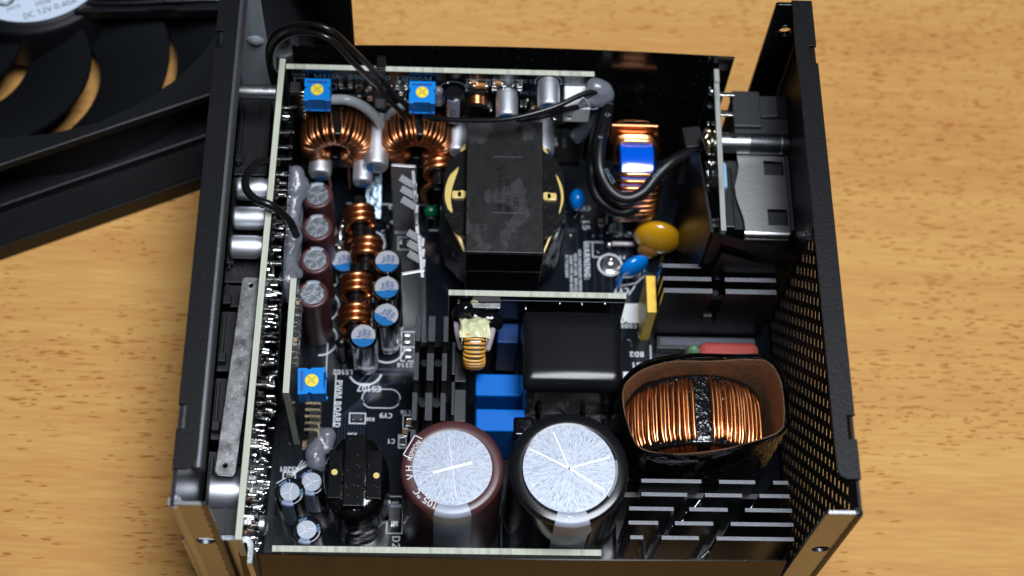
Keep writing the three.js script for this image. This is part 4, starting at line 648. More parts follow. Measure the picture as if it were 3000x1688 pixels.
{ // black sink by the plastic barrier
  const t = thing('black_heat_sink', 'wide black heat sink with three split fins between barrier and red capacitor', 'heat sink', [0, 10, 0]);
  for (const z of [-13.8, -9.7]) for (const [a, b] of [[43.5, 57.5], [61.3, 76.1]]) fin(t, b - a, 32, 1.3, [(a + b) / 2, 0, z]);
  for (const [a, b] of [[43.6, 57.6], [61.3, 76]]) fin(t, b - a, 32, 1.5, [(a + b) / 2, 0, -5.9]);
  mesh('face_plate', box(32.4, 28, 1.2, 59.8, 14, -5.85), M.anodFace, t); mesh('web', box(32, 10, 8, 59.8, 7, -9.9), M.anod, t);
  mesh('clip', box(2.6, 5.4, 0.9, 58.3, 15.5, -4.9, 0.2), M.greyBlack, t); mesh('screw_post', merge([cyl(0.9, 0.9, 30, 59.6, 15, -11.4), cyl(0.9, 0.9, 27, 59.4, 13, -8)]), M.anod, t);
}
{ // black sink in the near right corner, crossed by two diagonal slots
  const t = thing('black_heat_sink', 'black heat sink of five long fins crossed by diagonal slots, by the front sheet', 'heat sink', [0, 10, 0]);
  const rows = [[52.5, [[34.6, 50.8], [55.5, 65.3], [70.1, 74.2]]], [56.3, [[34.5, 46.8], [51.5, 61.5], [66.1, 74.3]]], [60.3, [[31.1, 43], [47.1, 57.4], [62, 74.6]]], [64.2, [[30.8, 38.7], [43.1, 53.3], [57.9, 74.7]]], [68.2, [[31.1, 34.6], [39.4, 49.3], [53.9, 74.5]]]];
  for (const [z, segs] of rows) { for (const [a, b] of segs) fin(t, b - a, 35, 1.1, [(a + b) / 2, 0, z]); }
  mesh('web', box(44, 26, 1.4, 52.8, 13, 53.4), M.anod, t); mesh('base', box(44, 6, 18, 52.8, 3, 60.5), M.anod, t);
}
{ // spring clips lying in the slots
  const mk = (label, pts, lugs) => { const t = thing('spring_clip', label, 'spring clip', [0, 0, 0], 0, undefined); mesh('wire', tube(pts, 0.55, 40, 10), M.darkSteel, t); if (lugs.length) mesh('lug', merge(lugs.map(([x, y, z]) => box(2.2, 0.6, 1.6, x, y, z, 0.2))), M.steel, t); };
  mk('steel clip wire in the first diagonal slot of the corner heat sink', [[52, 34, 54], [49, 33, 57.6], [45, 32, 61.6], [41, 31, 65.8], [38.2, 31, 69.4]], [[48.6, 36, 58.8], [44.6, 36, 62.8], [40.4, 36, 66.6]]);
  mk('steel clip wire in the second diagonal slot of the corner heat sink', [[67.6, 34, 54], [64.4, 33, 57.6], [60.6, 32, 61.6], [56, 31, 65.6], [52, 31, 69.4]], [[64.2, 36, 58.6], [60.2, 36, 62.6], [56, 36, 66.6]]);
  solo('folded_clip', 'bright folded metal strip at the near end of the corner heat sink', 'spring clip', tube([[34.8, 40, 67.6], [35.6, 34, 69.6], [36.6, 31, 70.4], [38.2, 36, 69.6], [39.6, 42, 67]], 0.9, 40, 6), M.alu);
}

// ---------------------------------------------------------------- power factor choke in its black sleeve
const rim = [[34.6, 23.1], [41.1, 20.9], [46.6, 20.1], [55.8, 19.8], [66.0, 19.6], [69.4, 20.2], [72.4, 23.8], [73.8, 30.7], [73.7, 38.3], [72.2, 41.7], [68.5, 44.1], [61.3, 46.6], [54.1, 48.6], [46.5, 49.6], [38.7, 49.4], [34.0, 48.4], [31.2, 46.0], [29.2, 40.6], [28.1, 35.5], [28.1, 30.6], [29.8, 27.0]];
function sleeveWall(inset, thick, yb, yt, wave, sd) {
  const c = curve(rim.map(([x, z]) => [x, 0, z]), true, 0.6), N = 120, pts = c.getSpacedPoints(N), cx = 51, cz = 34.6, rows = 10, pos = [], idx = [];
  const ring = off => pts.slice(0, N).map((p, i) => { const a = pts[(i + N - 1) % N], b = pts[(i + 1) % N]; let nx = (b.z - a.z), nz = -(b.x - a.x); const l = Math.hypot(nx, nz); nx /= l; nz /= l; if (nx * (p.x - cx) + nz * (p.z - cz) < 0) { nx = -nx; nz = -nz; } return [p.x + nx * off, p.z + nz * off]; });
  const o = ring(-inset), q = ring(-inset - thick), prof = [];
  for (let r = 0; r <= rows; r++) prof.push([o, r / rows]); for (let r = rows; r >= 0; r--) prof.push([q, r / rows]);
  prof.forEach(([rg, f]) => rg.forEach(([x, z], i) => { const th = i / N * PI * 2, w = wave * (Math.sin(th * 3 + sd) + 0.6 * Math.sin(th * 7 + sd * 2)) * f, bulge = 0.5 * Math.sin(th * 11 + f * 6 + sd) * (1 - f) * Math.min(1, thick * 2); const s = 1 + bulge * 0.012; pos.push(cx + (x - cx) * s, yb + (yt - yb) * f + w, cz + (z - cz) * s); }));
  const R = prof.length; for (let r = 0; r < R; r++) for (let i = 0; i < N; i++) { const a = r * N + i, b = r * N + (i + 1) % N, c2 = ((r + 1) % R) * N + i, d = ((r + 1) % R) * N + (i + 1) % N; idx.push(a, c2, b, b, c2, d); }
  const g = new THREE.BufferGeometry(); g.setAttribute('position', new THREE.Float32BufferAttribute(pos, 3)); g.setAttribute('uv', new THREE.Float32BufferAttribute(new Float32Array(pos.length / 3 * 2), 2)); g.setIndex(idx); g.computeVertexNormals(); return g;
}
{
  const t = thing('toroid_choke', 'large copper wound choke inside a black sleeve lined with brown paper', 'choke');
  mesh('black_sleeve', sleeveWall(0, 0.45, 10.4, 56, 0.35, 1), M.wrap, t); mesh('sleeve_fold', sleeveWall(0.7, 0.3, 40, 54.8, 0.5, 4), M.wrap, t);
  mesh('paper_lining', sleeveWall(1.15, 0.4, 14, 54.4, 0.45, 2.4), M.paper, t);
  const cx = 51.2, cy = 32.6, cz = 34.2, Rm = 13.2, hr = 6.2, hz = 10.8;
  mesh('ring_core', lathe([[Rm - 5.6, -10.2], [Rm + 5.2, -10.2], [Rm + 5.8, -9.2], [Rm + 5.8, 9.2], [Rm + 5.2, 10.2], [Rm - 5.6, 10.2], [Rm - 5.6, -10.2]], 72).rotateX(PI / 2).translate(cx, cy, cz), M.coreWet, t);
  const tg = [0, 1, 2].map(v => { reseed(200 + v); const pts = loopPts(Rm, hr, hz, 3.4, 26).map(([x, y, z]) => [x, rr(-0.16, 0.16) + z * [0.02, -0.015, 0.0][v], z]); return shared(tube(pts, 0.63, 60, 8, true), M.copper); });
  reseed(321);
  const put = a => { const m = mesh('wire_turn', tg[Math.floor(rnd() * 2.99)], rnd() < 0.25 ? M.copperBright : M.copper, t, [cx, cy, cz]); m.rotation.set(0, rr(-0.02, 0.02), rad(a), 'ZYX'); const s = rr(0.985, 1.02), low = Math.max(0, 50 - Math.min(a, 180 - a)) / 50; m.scale.set(s, 1, rr(0.99, 1.02) * (1 - 0.3 * low)); };
  for (let i = 0; i < 21; i++) put(98.5 + i * 3.8 + rr(-0.8, 0.8)); for (let i = 0; i < 17; i++) put(82.5 - i * 3.8 + rr(-0.8, 0.8));
}

// ---------------------------------------------------------------- middle: standby board with its parts
{
  const t = thing('standby_board', 'short upright board with pale edge behind the black taped block', 'circuit board', [7, 10, 0.4]);
  mesh('board_edge', box(49.6, 40, 1.7, 0, 20, -0.3, 0.1), M.fr4, t); mesh('front_face', box(49.2, 39.6, 0.1, 0, 20, 0.6), M.mask, t); mesh('rear_face', box(49.2, 39.6, 0.1, 0, 20, -1.2), M.mask, t);
  mesh('print_line', merge([box(0.16, 30, 0.06, -10.2, 22, 0.68), box(35, 0.16, 0.06, 7, 37.6, 0.68)]), M.stripe, t); mesh('test_pad', cyl(1.2, 1.2, 0.12, -17.6, 36.4, 0.7, 'z', 24), M.gold, t);
  mesh('heat_spreader', box(12, 1.0, 1.6, -16.2, 35.6, 1.6, 0.1), M.scratched, t);
  const jg = shared(ball(0.5, 1, 1, 1, 0, 0, 0, 8), M.solder); for (const [x, y] of [[6.4, 36.6], [12.6, 36.4], [19, 37], [-3, 33]]) mesh('solder_joint', jg, M.solder, t, [x, y, 0.9]);
  for (const [x, z] of [[-2.6, 15.5], [1.6, 15.6], [-0.6, 15.6]]) mesh('solder_joint', jg, M.solder, t, [x, 16, z + 2]);
}
{
  const t = thing('taped_inductor', 'square black taped block with a glossy rounded top in the middle', 'inductor', [16.5, 10, 16.2]);
  const g = sub(27.4, 26, 23.4, 2.0).translate(0, 27.2, 0), p = g.attributes.position; for (let i = 0; i < p.count; i++) { const x = p.getX(i) / 13.7, z = p.getZ(i), f = Math.max(0, (p.getY(i) - 30) / 10.2); p.setY(i, p.getY(i) - f * (0.4 * x * x + 0.085 * Math.max(0, z - 7) ** 2 + 0.02 * Math.max(0, -z - 6) ** 2)); } g.computeVertexNormals();
  mesh('tape_cover', g, M.blockTape, t);
  mesh('bobbin', merge([box(30, 3, 8, 0, 18.5, 14.5, 0.8), box(6, 6, 6, -12.6, 20, 16.6, 1), box(6, 6, 6, 12.2, 20, 16.6, 1), box(26, 26, 20, 0, 13, 0, 1)]), M.wrapSmooth, t);
  const w = []; for (let i = 0; i < 5; i++) w.push(new THREE.TorusGeometry(6.2 + i * 0.1, 0.6, 8, 48, PI).rotateX(PI / 2).rotateY(PI).scale(1, 1, 0.75).translate(-2.2, 24.4 - i * 1.35, 13.2)); mesh('black_winding', merge(w), M.wrap, t);
  mesh('copper_glimpse', new THREE.TorusGeometry(5.4, 0.6, 8, 40, PI * 0.5).rotateX(PI / 2).rotateY(PI * 1.25 - PI / 2).scale(1, 1, 0.75).translate(-2.2, 25.6, 12.6), M.copper, t);
}
{ // little toroid of yellow wire under cream tape
  const t = thing('yellow_toroid', 'little toroid of yellow wire wrapped in crumpled cream tape', 'toroid choke', [-10.3, 42.2, 12.4]);
  mesh('ring_core', lathe([[2.6, -2], [6, -2], [6.3, -1.6], [6.3, 1.6], [6, 2], [2.6, 2], [2.6, -2]], 48).rotateZ(PI / 2), M.greenDark, t);
  const tg = shared(tube(loopPts(4.6, 2.2, 2.75, 3, 24).map(([x, y, z]) => [z, y, x]), 0.4, 44, 8, true), M.yellowWire); reseed(55);
  for (let i = 0; i < 17; i++) { const m = mesh('wire_turn', tg, M.yellowWire, t); m.rotation.x = rad(-100 + i * 10.4 + (i > 6 ? 3 : 0)) * 1; m.rotation.y = rr(-0.03, 0.03); }
  const cg = new THREE.CylinderGeometry(7.7, 7.6, 8.2, 40, 6, true, 0, PI * 1.0).rotateZ(PI / 2), cp = cg.attributes.position; reseed(66);
  for (let i = 0; i < cp.count; i++) { const a = Math.atan2(cp.getY(i), cp.getZ(i)), x = cp.getX(i), k = 1 + 0.06 * Math.sin(a * 5 + x) + 0.04 * Math.sin(a * 11 - x * 1.4) - 0.030 * Math.abs(x); cp.setY(i, cp.getY(i) * k); cp.setZ(i, cp.getZ(i) * k); cp.setX(i, x * (1 + 0.06 * Math.sin(a * 7))); }
  cg.rotateX(rad(-82)); cg.computeVertexNormals(); mesh('cream_tape', cg, M.creamTwo, t);
  const side = s => { const sh = new THREE.Shape([[-7.4, -4.6], [-7.0, 2.4], [-4.8, 5.8], [-1.4, 7.2], [1.6, 6.4], [2.0, 4.6], [-0.6, 2.4], [-2.4, -1.0], [-2.0, -6.2], [-3.6, -7]].map(p => new THREE.Vector2(p[0], p[1]))); return new THREE.ExtrudeGeometry(sh, { depth: 0.2, bevelEnabled: false }).rotateY(-PI / 2).rotateZ(s * 0.1).translate(s * 4.0, 0, 0); };
  mesh('tape_flap', merge([side(-1), side(1)]), M.creamTwo, t);
}
solo('sealant_lump', 'shiny black sealant lump holding the yellow toroid to its board', 'glue', blob([[-4.4, 0.5, 0.6, 2.6], [0, -1, 1.4, 3.0], [4.4, -1.4, 1.2, 2.6], [-3, 2, -0.6, 2], [6, -2.4, 2.2, 1.6]], 2, 34), M.wrapSmooth, [-9.9, 43.4, 3.2]);
for (const [s, l] of [[-1, 'pinkish clear sleeve wire leaving the yellow toroid towards the fins'], [1, 'pinkish clear sleeve wire leaving the yellow toroid towards the block']]) solo('sleeved_lead', l, 'wire', tube([[-10.2 + s * 5.2, 42.8, 4.6], [-10.2 + s * 4.8, 40.8, 8], [-10.2 + s * 3.6, 38.4, 12]], 0.95, 20, 10), M.pinkSleeve);
{ // two blue film capacitors and the dark blue one behind
  const mk = (label, x, y0, z, w, h, d, mt = M.blueFilm) => solo('blue_film_capacitor', label, 'film capacitor', box(w, h, d, 0, h / 2, 0, 0.6), mt, [x, y0, z], null, 'blue box capacitors in the middle');
  mk('blue box capacitor just in front of the yellow toroid, farther of the pair', -3.2, 10, 20.2, 13, 22.4, 6.8); mk('blue box capacitor touching the brown bulk capacitor, nearer of the pair', -2.6, 10, 30.8, 13.8, 22.4, 6.7);
  mk('dark blue box capacitor in shadow between yellow toroid and black block', -0.6, 14, 4.8, 6.4, 20, 6.4, M.navy);
}
{ // board at the near edge
  const t = thing('front_board', 'long upright board edge running along the front sheet', 'circuit board', [-19.4, 10, 71]);
  mesh('board_edge', box(86.6, 30, 1.7, 0, 15, 0, 0.1), M.fr4, t); mesh('inner_face', box(86.2, 29.6, 0.1, 0, 15, -0.9), M.mask, t);
}
{ // oval auxiliary transformer
  const t = thing('small_transformer', 'oval transformer in glossy black tape with a flat strip on top', 'transformer', [-42.2, 10, 47.6]);
  const w = lathe([[0, 23.9], [5.6, 23.9], [7.2, 23.6], [8.3, 22.6], [8.9, 20.6], [9.0, 12], [9.1, 0]], 72), p = w.attributes.position; for (let i = 0; i < p.count; i++) { const a = Math.atan2(p.getZ(i), p.getX(i)), f = p.getY(i) / 24, k = 1 + 0.025 * Math.sin(a * 7 + f * 4) * (1 - f * 0.5); p.setX(i, p.getX(i) * k); p.setZ(i, p.getZ(i) * 1.4 * k); } w.computeVertexNormals();
  mesh('taped_coil', w.translate(0, 0, 0.4), M.wrapCrinkle, t);
  mesh('core_strip', box(5.8, 26, 20.6, -0.2, 13.2, 0, 0.4), M.tape, t); mesh('core_plate', merge([box(3.8, 1.4, 14, -5.4, 24, 0.6, 0.3), box(4.2, 1.4, 14, 5.2, 24, 0.6, 0.3)]), M.tape, t);
  for (const [x, z] of [[-5.6, 0.2], [5.8, 1.0]]) mesh('bobbin_window', cyl(0.85, 0.85, 0.5, x, 24.65, z, 'y', 20).scale(1, 1, 1), M.bobbinYellow, t);
}
solo('glue_blob', 'grey curl of glue behind the oval black transformer', 'glue', blob([[-1.2, 2.2, -4, 2.6, -1.6, 2.6, 2.4, 2.9], [1.6, 3, -3.4, 2.6, 1.8, 2.6, 0, 1.6], [-1, 2, 4.6, 2.6]], 0.9, 36), M.glue, [-53.6, 10, 32.5]);
solo('solder_lump', 'rough solder lump at the foot of the grey glue curl', 'solder', blob([[0, 1, 0, 1.7], [1.8, 1.4, 0.6, 1.3], [-1.2, 1.2, 1, 1.1], [0.8, 1.7, 1.6, 1.0]], 0.6, 28, 0.15), M.solder, [-53.4, 10, 41.6]);
// long smear of grey glue along the connector board, and the black sheet behind it
solo('glue_seam', 'long glossy smear of grey glue between black film and brown capacitors', 'glue', blob([[0, 4, -20, 2.3, 0.4, 2, -16, 2.7], [0.4, 2, -16, 2.7, -0.6, 0, -8, 1.9], [-0.6, 0, -8, 1.9, 0.2, 1, 0, 2.3], [0.2, 1, 0, 2.3, -0.6, 0, 8, 2.0], [-0.6, 0, 8, 2.0, -0.2, 2, 14, 2.2], [-0.2, 2, 14, 2.2, 0.4, -2, 18, 1.7], [2, 1, -17.4, 1.9], [2.2, 0, 11, 1.6], [0.6, -8, 12, 1.5, 0.2, -6, -14, 1.6]], 2, 52, 0.12), M.glue, [-63.0, 38.6, -21.4]);
{ const sh = new THREE.Shape(); sh.moveTo(-60, 12); sh.lineTo(20, 12); sh.lineTo(20, 40); sh.lineTo(-6, 44); sh.lineTo(-10, 47); sh.lineTo(-40, 49.5); sh.lineTo(-60, 49); sh.closePath();
  solo('barrier_film', 'thin glossy black film standing between connector board and grey glue', 'insulating sheet', new THREE.ExtrudeGeometry(sh, { depth: 0.4, bevelEnabled: false, curveSegments: 8 }).rotateY(-PI / 2), M.wrapSmooth, [-64.2, 0, 2]); }
solo('jumper_strip', 'flat tinned strip rising behind the rod chokes', 'metal strip', box(5, 0.5, 15, 0, 0, 0, 0.2), M.tinBlue, [-41.6, 15, -50.4], [rad(22), 0, 0]);
{ // second little shunt pads beside the rod chokes
  const t = thing('shunt_resistor', 'bright solder covered shunt between brown capacitors and rod chokes', 'resistor', [-51.4, 10, -40.6]);
  mesh('body', blob([[0, 1, -3, 1.4], [0.3, 1.2, 0, 1.7], [0.2, 0.8, 3, 1.5], [-0.2, 0.6, 7, 1.2]], 0.8, 30, 0.1), M.solder, t); mesh('wire', tube([[0, 0.5, -6], [0, 2.4, -2], [0, 2.2, 3], [0, 0.4, 7]], 0.5, 20, 8), M.solder, t);
}
for (const [l, z] of [['white ended black drilled lead bent up beside the second rod choke', -43.6]]) solo('black_lead', l, 'wire', tube([[-37.4, 10, z], [-37.2, 14, z + 1], [-36.8, 16, z + 5], [-36.4, 12, z + 8], [-36.4, 10, z + 9]], 0.9, 26, 10), M.rubber);

// ---------------------------------------------------------------- mains side
{ // common mode choke, blue core with copper turns in a clear sleeve
  const t = thing('mains_choke', 'mains choke with blue core and thick bright copper turns', 'toroid choke', [37.4, 31.5, -49.2]);
  mesh('ring_core', lathe([[5.2, -5.1], [11.4, -5.1], [12, -4.5], [12, 4.5], [11.4, 5.1], [5.2, 5.1], [4.8, 4.6], [4.8, -4.6], [5.2, -5.1]], 64).rotateZ(PI / 2), M.coreBlue, t);
  const tg = shared(tube(loopPts(8.6, 4.2, 6.2, 3.6, 26).map(([x, y, z]) => [z, y, x]), 0.72, 56, 8, true), M.copperBright);
  for (let i = 0; i < 6; i++) { const m = mesh('wire_turn', tg, M.copperBright, t); m.rotation.x = rad(-117 - i * 9); } for (let i = 0; i < 11; i++) { const m = mesh('wire_turn', tg, i % 3 ? M.copper : M.copperBright, t); m.rotation.x = rad(-63 + i * 9.4); m.rotation.y = 0.05; }
  mesh('insulation_sleeve', (() => { const g = new THREE.CylinderGeometry(1, 1, 25, 64, 6, true), p = g.attributes.position; for (let i = 0; i < p.count; i++) { const a = Math.atan2(p.getZ(i), p.getX(i)), c = Math.cos(a), s = Math.sin(a), f = p.getY(i) / 12.5; const e = 0.45, X = Math.sign(c) * Math.pow(Math.abs(c), e) * 7.6, Z = Math.sign(s) * Math.pow(Math.abs(s), e) * 13.2; p.setXYZ(i, X * (1 + 0.03 * Math.sin(a * 5)), p.getY(i) + 1.4 * Math.sin(a * 3 + 0.6) * (f > 0.9 ? 1 : 0), Z); } g.computeVertexNormals(); return g; })(), M.clear, t, [0, -2.2, 0]);
  mesh('copper_band', box(14.4, 9, 1.2, 0, 5.4, -12.4, 0.5), M.copper, t);
}
solo('ceramic_capacitor', 'round glossy blue capacitor standing beside the big transformer', 'capacitor', merge([ball(1, 2.5, 3.6, 3.4, 0, 0, 0, 32), cyl(0.5, 0.35, 5, -1.4, -4.4, 0.6), cyl(0.5, 0.35, 5, 1.4, -4.4, -0.6)]), M.blueGloss, [21.7, 16.6, -49.4]);
{ const t = thing('ceramic_capacitor', 'slanted glossy blue capacitor in front of the yellow varistor', 'capacitor', [38.3, 18.4, -25.4], rad(27));
  mesh('disc', ball(1, 5.0, 5.2, 2.3, 0, 0, 0, 40), M.blueGloss, t); mesh('coated_leg', merge([capsuleTube([[-4.0, -2, 0.2], [-4.9, -5.2, 0.6], [-4.9, -7.6, 0.6]], 0.85, 16, 10), capsuleTube([[4.0, -2, 0.2], [4.6, -5.2, 0.2], [4.7, -7.6, 0.2]], 0.85, 16, 10)]), M.blueGloss, t); }
solo('ceramic_capacitor', 'sliver of a dark blue capacitor between varistor and black heat sink', 'capacitor', merge([ball(1, 1.6, 4.2, 4, 0, 0, 0, 28), cyl(0.5, 0.4, 5, 0, -5, 1)]), M.blueGloss, [46.6, 17, -21]);
{ const t = thing('varistor', 'big mustard yellow varistor disc leaning towards the board', 'varistor', [45.8, 20.2, -34.6], rad(-10)); t.rotation.x = rad(-8);
  mesh('disc', ball(1, 7.3, 7.0, 3.4, 0, 0, 0, 44), M.mustard, t); mesh('thin_coating', ball(1, 3.3, 3.0, 1.8, -2.2, -4.4, 2.2, 28), M.mustardDark, t); mesh('leg', merge([cyl(0.45, 0.45, 6, -3.6, -7.6, 1), cyl(0.45, 0.45, 6, 2.6, -7.6, 1)]), M.mustardDark, t); }
{ const t = thing('thermal_fuse', 'small lying sleeved wire lead left of the yellow varistor', 'wire', [34.8, 12.4, -36.4]); mesh('sleeve', cyl(0.75, 0.75, 7, 1.4, 0, 0, 'x', 16), M.pinkSleeve, t); mesh('joint', ball(1.1, 1, 0.8, 1, -3, -0.6, 0, 14), M.solder, t); }
solo('foil_strip', 'crinkled shiny foil under the mains choke', 'foil', blob([[0, 0, 0, 0.9, 5, 1.6, 1, 1.1], [5, 1.6, 1, 1.1, 8, 1, 3, 0.8]], 0.6, 28, 0.2), M.tinBlue, [34.4, 15.4, -38.6]);
solo('yellow_film_capacitor', 'bright yellow box capacitor tucked behind the wide black heat sink', 'film capacitor', box(2.8, 20, 12, 0, 10, 0, 0.3), M.yellowBox, [41.7, 10, -10.6]);
solo('red_film_capacitor', 'dull red dipped capacitor lying behind the black choke sleeve', 'film capacitor', (() => { const g = new RoundedBoxGeometry(17.4, 12, 7.2, 5, 2.2); return g; })(), M.red, [64.2, 21.4, 6.4]);
solo('green_capacitor', 'small matt green capacitor next to the red one', 'capacitor', ball(1, 2.2, 4.6, 2.0, 0, 0, 0, 28), M.green, [53.8, 23.6, 5.6]);
{ const t = thing('bridge_rectifier', 'flat grey topped rectifier in front of the wide black heat sink', 'rectifier', [60, 10, -2.6]); mesh('body', box(30, 3.4, 4.2, 0, 1.8, 0, 0.3), M.black, t); mesh('grey_top', box(28.6, 0.2, 2.4, 0.4, 3.5, -0.3), M.stripGrey, t); mesh('leg', merge([-9, -3, 3, 9].map(x => box(1, 3, 0.6, x, -0.6, 0))), M.pin, t); }
// plastic barrier bent round the inlet
{
  const t = thing('plastic_barrier', 'tall folded black plastic barrier around the mains inlet', 'insulating sheet');
  const a = new THREE.Shape([[-40, 12], [-13.6, 12], [-13.6, 63.4], [-26, 64.4], [-38, 64.6], [-40, 63.4], [-41.4, 58], [-41, 12]].map(p => new THREE.Vector2(p[0], p[1])));
  mesh('long_panel', new THREE.ExtrudeGeometry(a, { depth: 0.8, bevelEnabled: true, bevelSize: 0.12, bevelThickness: 0.12, bevelSegments: 1 }).rotateY(-PI / 2).rotateY(rad(6.4)), M.barrier, t, [56.4, 0, 0]);
  const b = new THREE.Shape([[0, 12], [26, 12], [26, 52], [0, 63.6]].map(p => new THREE.Vector2(p[0], p[1])));
  mesh('cross_panel', new THREE.ExtrudeGeometry(b, { depth: 0.6, bevelEnabled: false }), M.barrier, t, [54.6, 0, -13.4]);
  mesh('lower_panel', ext([[0, 12], [24, 12], [24, 44], [2, 55]], 0.4), M.barrier, t, [56.2, 0, -11.6]);
  mesh('torn_edge', box(6.4, 0.5, 0.5, 70.2, 48, -12.2, 0.2), M.gold, t, null, [0, 0, -0.05]);
}
{ const t = thing('mains_relay', 'small block with dark top and pale metal front near the inlet board', 'relay', [54.0, 24.5, -55.4], rad(8)); mesh('case', box(5.6, 26, 7, 0, 8, 0, 0.3), M.black, t); mesh('metal_face', box(5.4, 19, 0.5, 0, 9.6, 3.7, 0.1), M.sheetBright, t); }
{ // inlet board, edge up
  const t = thing('inlet_board', 'upright grey edged board between mains inlet and barrier', 'circuit board', [59.6, 0, -2.3], rad(-1.0));
  mesh('board_edge', ext([[-68.5, 20], [-15, 20], [-15, 57.4], [-64, 57.4], [-64.4, 58.2], [-68.5, 58.2]], 1.5, [], 0.1).rotateY(-PI / 2).translate(-0.2, 0, 0), M.fr4Grey, t);
  mesh('solder_face', box(0.1, 36, 51, -1.8, 39, -42), M.mask, t); mesh('inner_face', box(0.1, 36, 51, -0.1, 39, -42), M.mask, t);
  const jg = shared(blob([[0, 0, 0, 0.9], [0.6, 0.8, 0.3, 0.6], [-0.4, -0.7, 0.6, 0.5]], 0.5, 20, 0.1), M.solder); reseed(88); for (const [y, z] of [[54, -64], [55.5, -62.4], [52, -60], [50, -55], [48, -46], [47, -43], [45, -41], [44, -37], [43, -26], [41, -24]]) { const m = mesh('solder_joint', jg, M.solder, t, [-2.4, y, z]); m.rotation.set(rr(0, 3), rr(0, 3), 0); m.scale.setScalar(rr(0.9, 1.6)); }
  mesh('solder_blob', blob([[0, 0, 0, 1.6, 0.3, -1.2, 4, 1.3], [-0.8, 0.6, 2, 1.0]], 0.6, 28, 0.2), M.gold, t, [-3.2, 51, -51]);
  for (const [y, z] of [[53.5, -63], [52, -57]]) mesh('connector_pin', box(5, 0.8, 1.2, 2.6, y, z, 0.15), M.pin, t);
}
solo('film_capacitor', 'light blue capacitor clinging to the outside of the inlet board', 'capacitor', box(3.2, 14, 8.8, 0, 0, 0, 1), M.lightBlue, [60.2, 47, -37.6]);
{ const t = thing('power_switch', 'black rocker switch body with ridged clip at the far end of the vent wall', 'switch', [72.6, 0, -60.5]);
  mesh('body', box(17, 24, 14, 1.2, 39, 0.6, 0.4), M.greyBlack, t); mesh('shroud', box(8.4, 4, 12.4, -3.4, 50.6, -0.6, 0.4), M.greyBlack, t); mesh('clip_wedge', ext([[0, 0], [8, 0], [8, 0.6], [4.6, 1.9], [0, 1.2]], 7, [], 0.1).translate(0.8, 51, -5), M.greyBlack, t);
  mesh('ridge', merge([0, 1, 2, 3, 4].map(i => box(0.32, 0.5, 7, 5.8 + i * 0.7, 52.6 - i * 0.3, -1.5, 0.1))), M.anod, t); mesh('terminal', merge([box(3, 0.8, 2, -8.6, 46, -3, 0.1), box(3, 0.8, 2, -8.6, 44, 4, 0.1)]), M.pin, t); }
{ const t = thing('metal_spacer', 'round bright metal spacer with a dark painted half by the inlet', 'spacer', [0, 0, 0]);
  mesh('bare_tube', cyl(3.1, 3.1, 12, 64.2, 48.5, -51.6, 'x', 40), M.steel, t); mesh('painted_tube', cyl(3.16, 3.16, 11.4, 75.6, 48.5, -51.6, 'x', 40), M.paintSheen, t); mesh('seam', cyl(3.22, 3.22, 0.25, 79.2, 48.5, -51.6, 'x', 40), M.alu, t); mesh('paint_chip', merge([box(1.8, 0.1, 1.4, 65, 51.55, -52), box(0.7, 0.1, 0.5, 68.6, 51.6, -51.8), box(0.5, 0.1, 0.7, 65.2, 51.5, -53)]), M.black, t); }
{ const t = thing('mains_inlet', 'metal shielded mains inlet with two dark clip windows and torn foil edge', 'mains inlet');
  const o = [[66.4, -49.2], [80.4, -48.4], [80.4, -23.4], [67.4, -23.4], [67.2, -27], [66.2, -31], [65.4, -34.4], [65.2, -38], [66.2, -41.6], [66.8, -45]];
  mesh('shield', ext(o.map(([x, z]) => [x, z]), 0.5, [[[74.2, -47], [80, -46.6], [80, -42], [74.2, -42]], [[74.2, -30.6], [80, -30.6], [80, -25.2], [74.2, -25.2]]], 0).rotateX(PI / 2).translate(0, 46.6, 0), M.shield, t);
  mesh('rounded_bend', merge([cyl(1.5, 1.5, 13, 73.8, 44.9, -23.2, 'x', 24), box(13, 20, 0.8, 73.8, 34, -22.1)]), M.sheetBright, t);
  mesh('clip_window', merge([box(5.6, 0.8, 4.2, 77.1, 45.2, -44.4, 0.2), box(5.6, 0.8, 4.6, 77.1, 45.2, -27.9, 0.2)]), M.greyBlack, t);
  mesh('housing', merge([box(20, 26, 23, 70.6, 32, -36), box(3, 30, 20, 63, 32, -34, 0.5)]), M.black, t); mesh('flange_edge', merge([box(1.0, 4, 25, 80.9, 46.5, -35.4, 0.3)]), M.anodTop, t); }
// power transistors standing along the middle heat sink
for (const [z, l] of [[15.5, 'black power transistor behind the farther blue box, its leads tinned'], [27.5, 'black power transistor behind the nearer blue box, its leads tinned']]) {
  const t = thing('power_transistor', l, 'transistor', [-14.4, 10, z], 0); mesh('body', box(4.4, 15, 10, 0, 17, 0, 0.4), M.black, t); mesh('tab', box(1.1, 5.6, 10, -1.6, 27, 0, 0.2), M.innerSteel, t); mesh('lead', merge([-3.4, 0, 3.4].map(q => box(0.6, 10, 0.9, 0.8, 5, q))), M.pin, t); mesh('solder_foot', merge([-3.4, 0, 3.4].map(q => ball(1.0, 1, 0.7, 1, 0.8, 0.2, q, 12))), M.solder, t);
}
solo('glue_strand', 'shiny clear glue strand running down between the two bulk capacitors', 'glue', tube([[-1.5, 12, 40], [-1.3, 20, 48], [-1.6, 16, 56], [-1.4, 12, 66]], 0.3, 40, 8), M.glueDark);
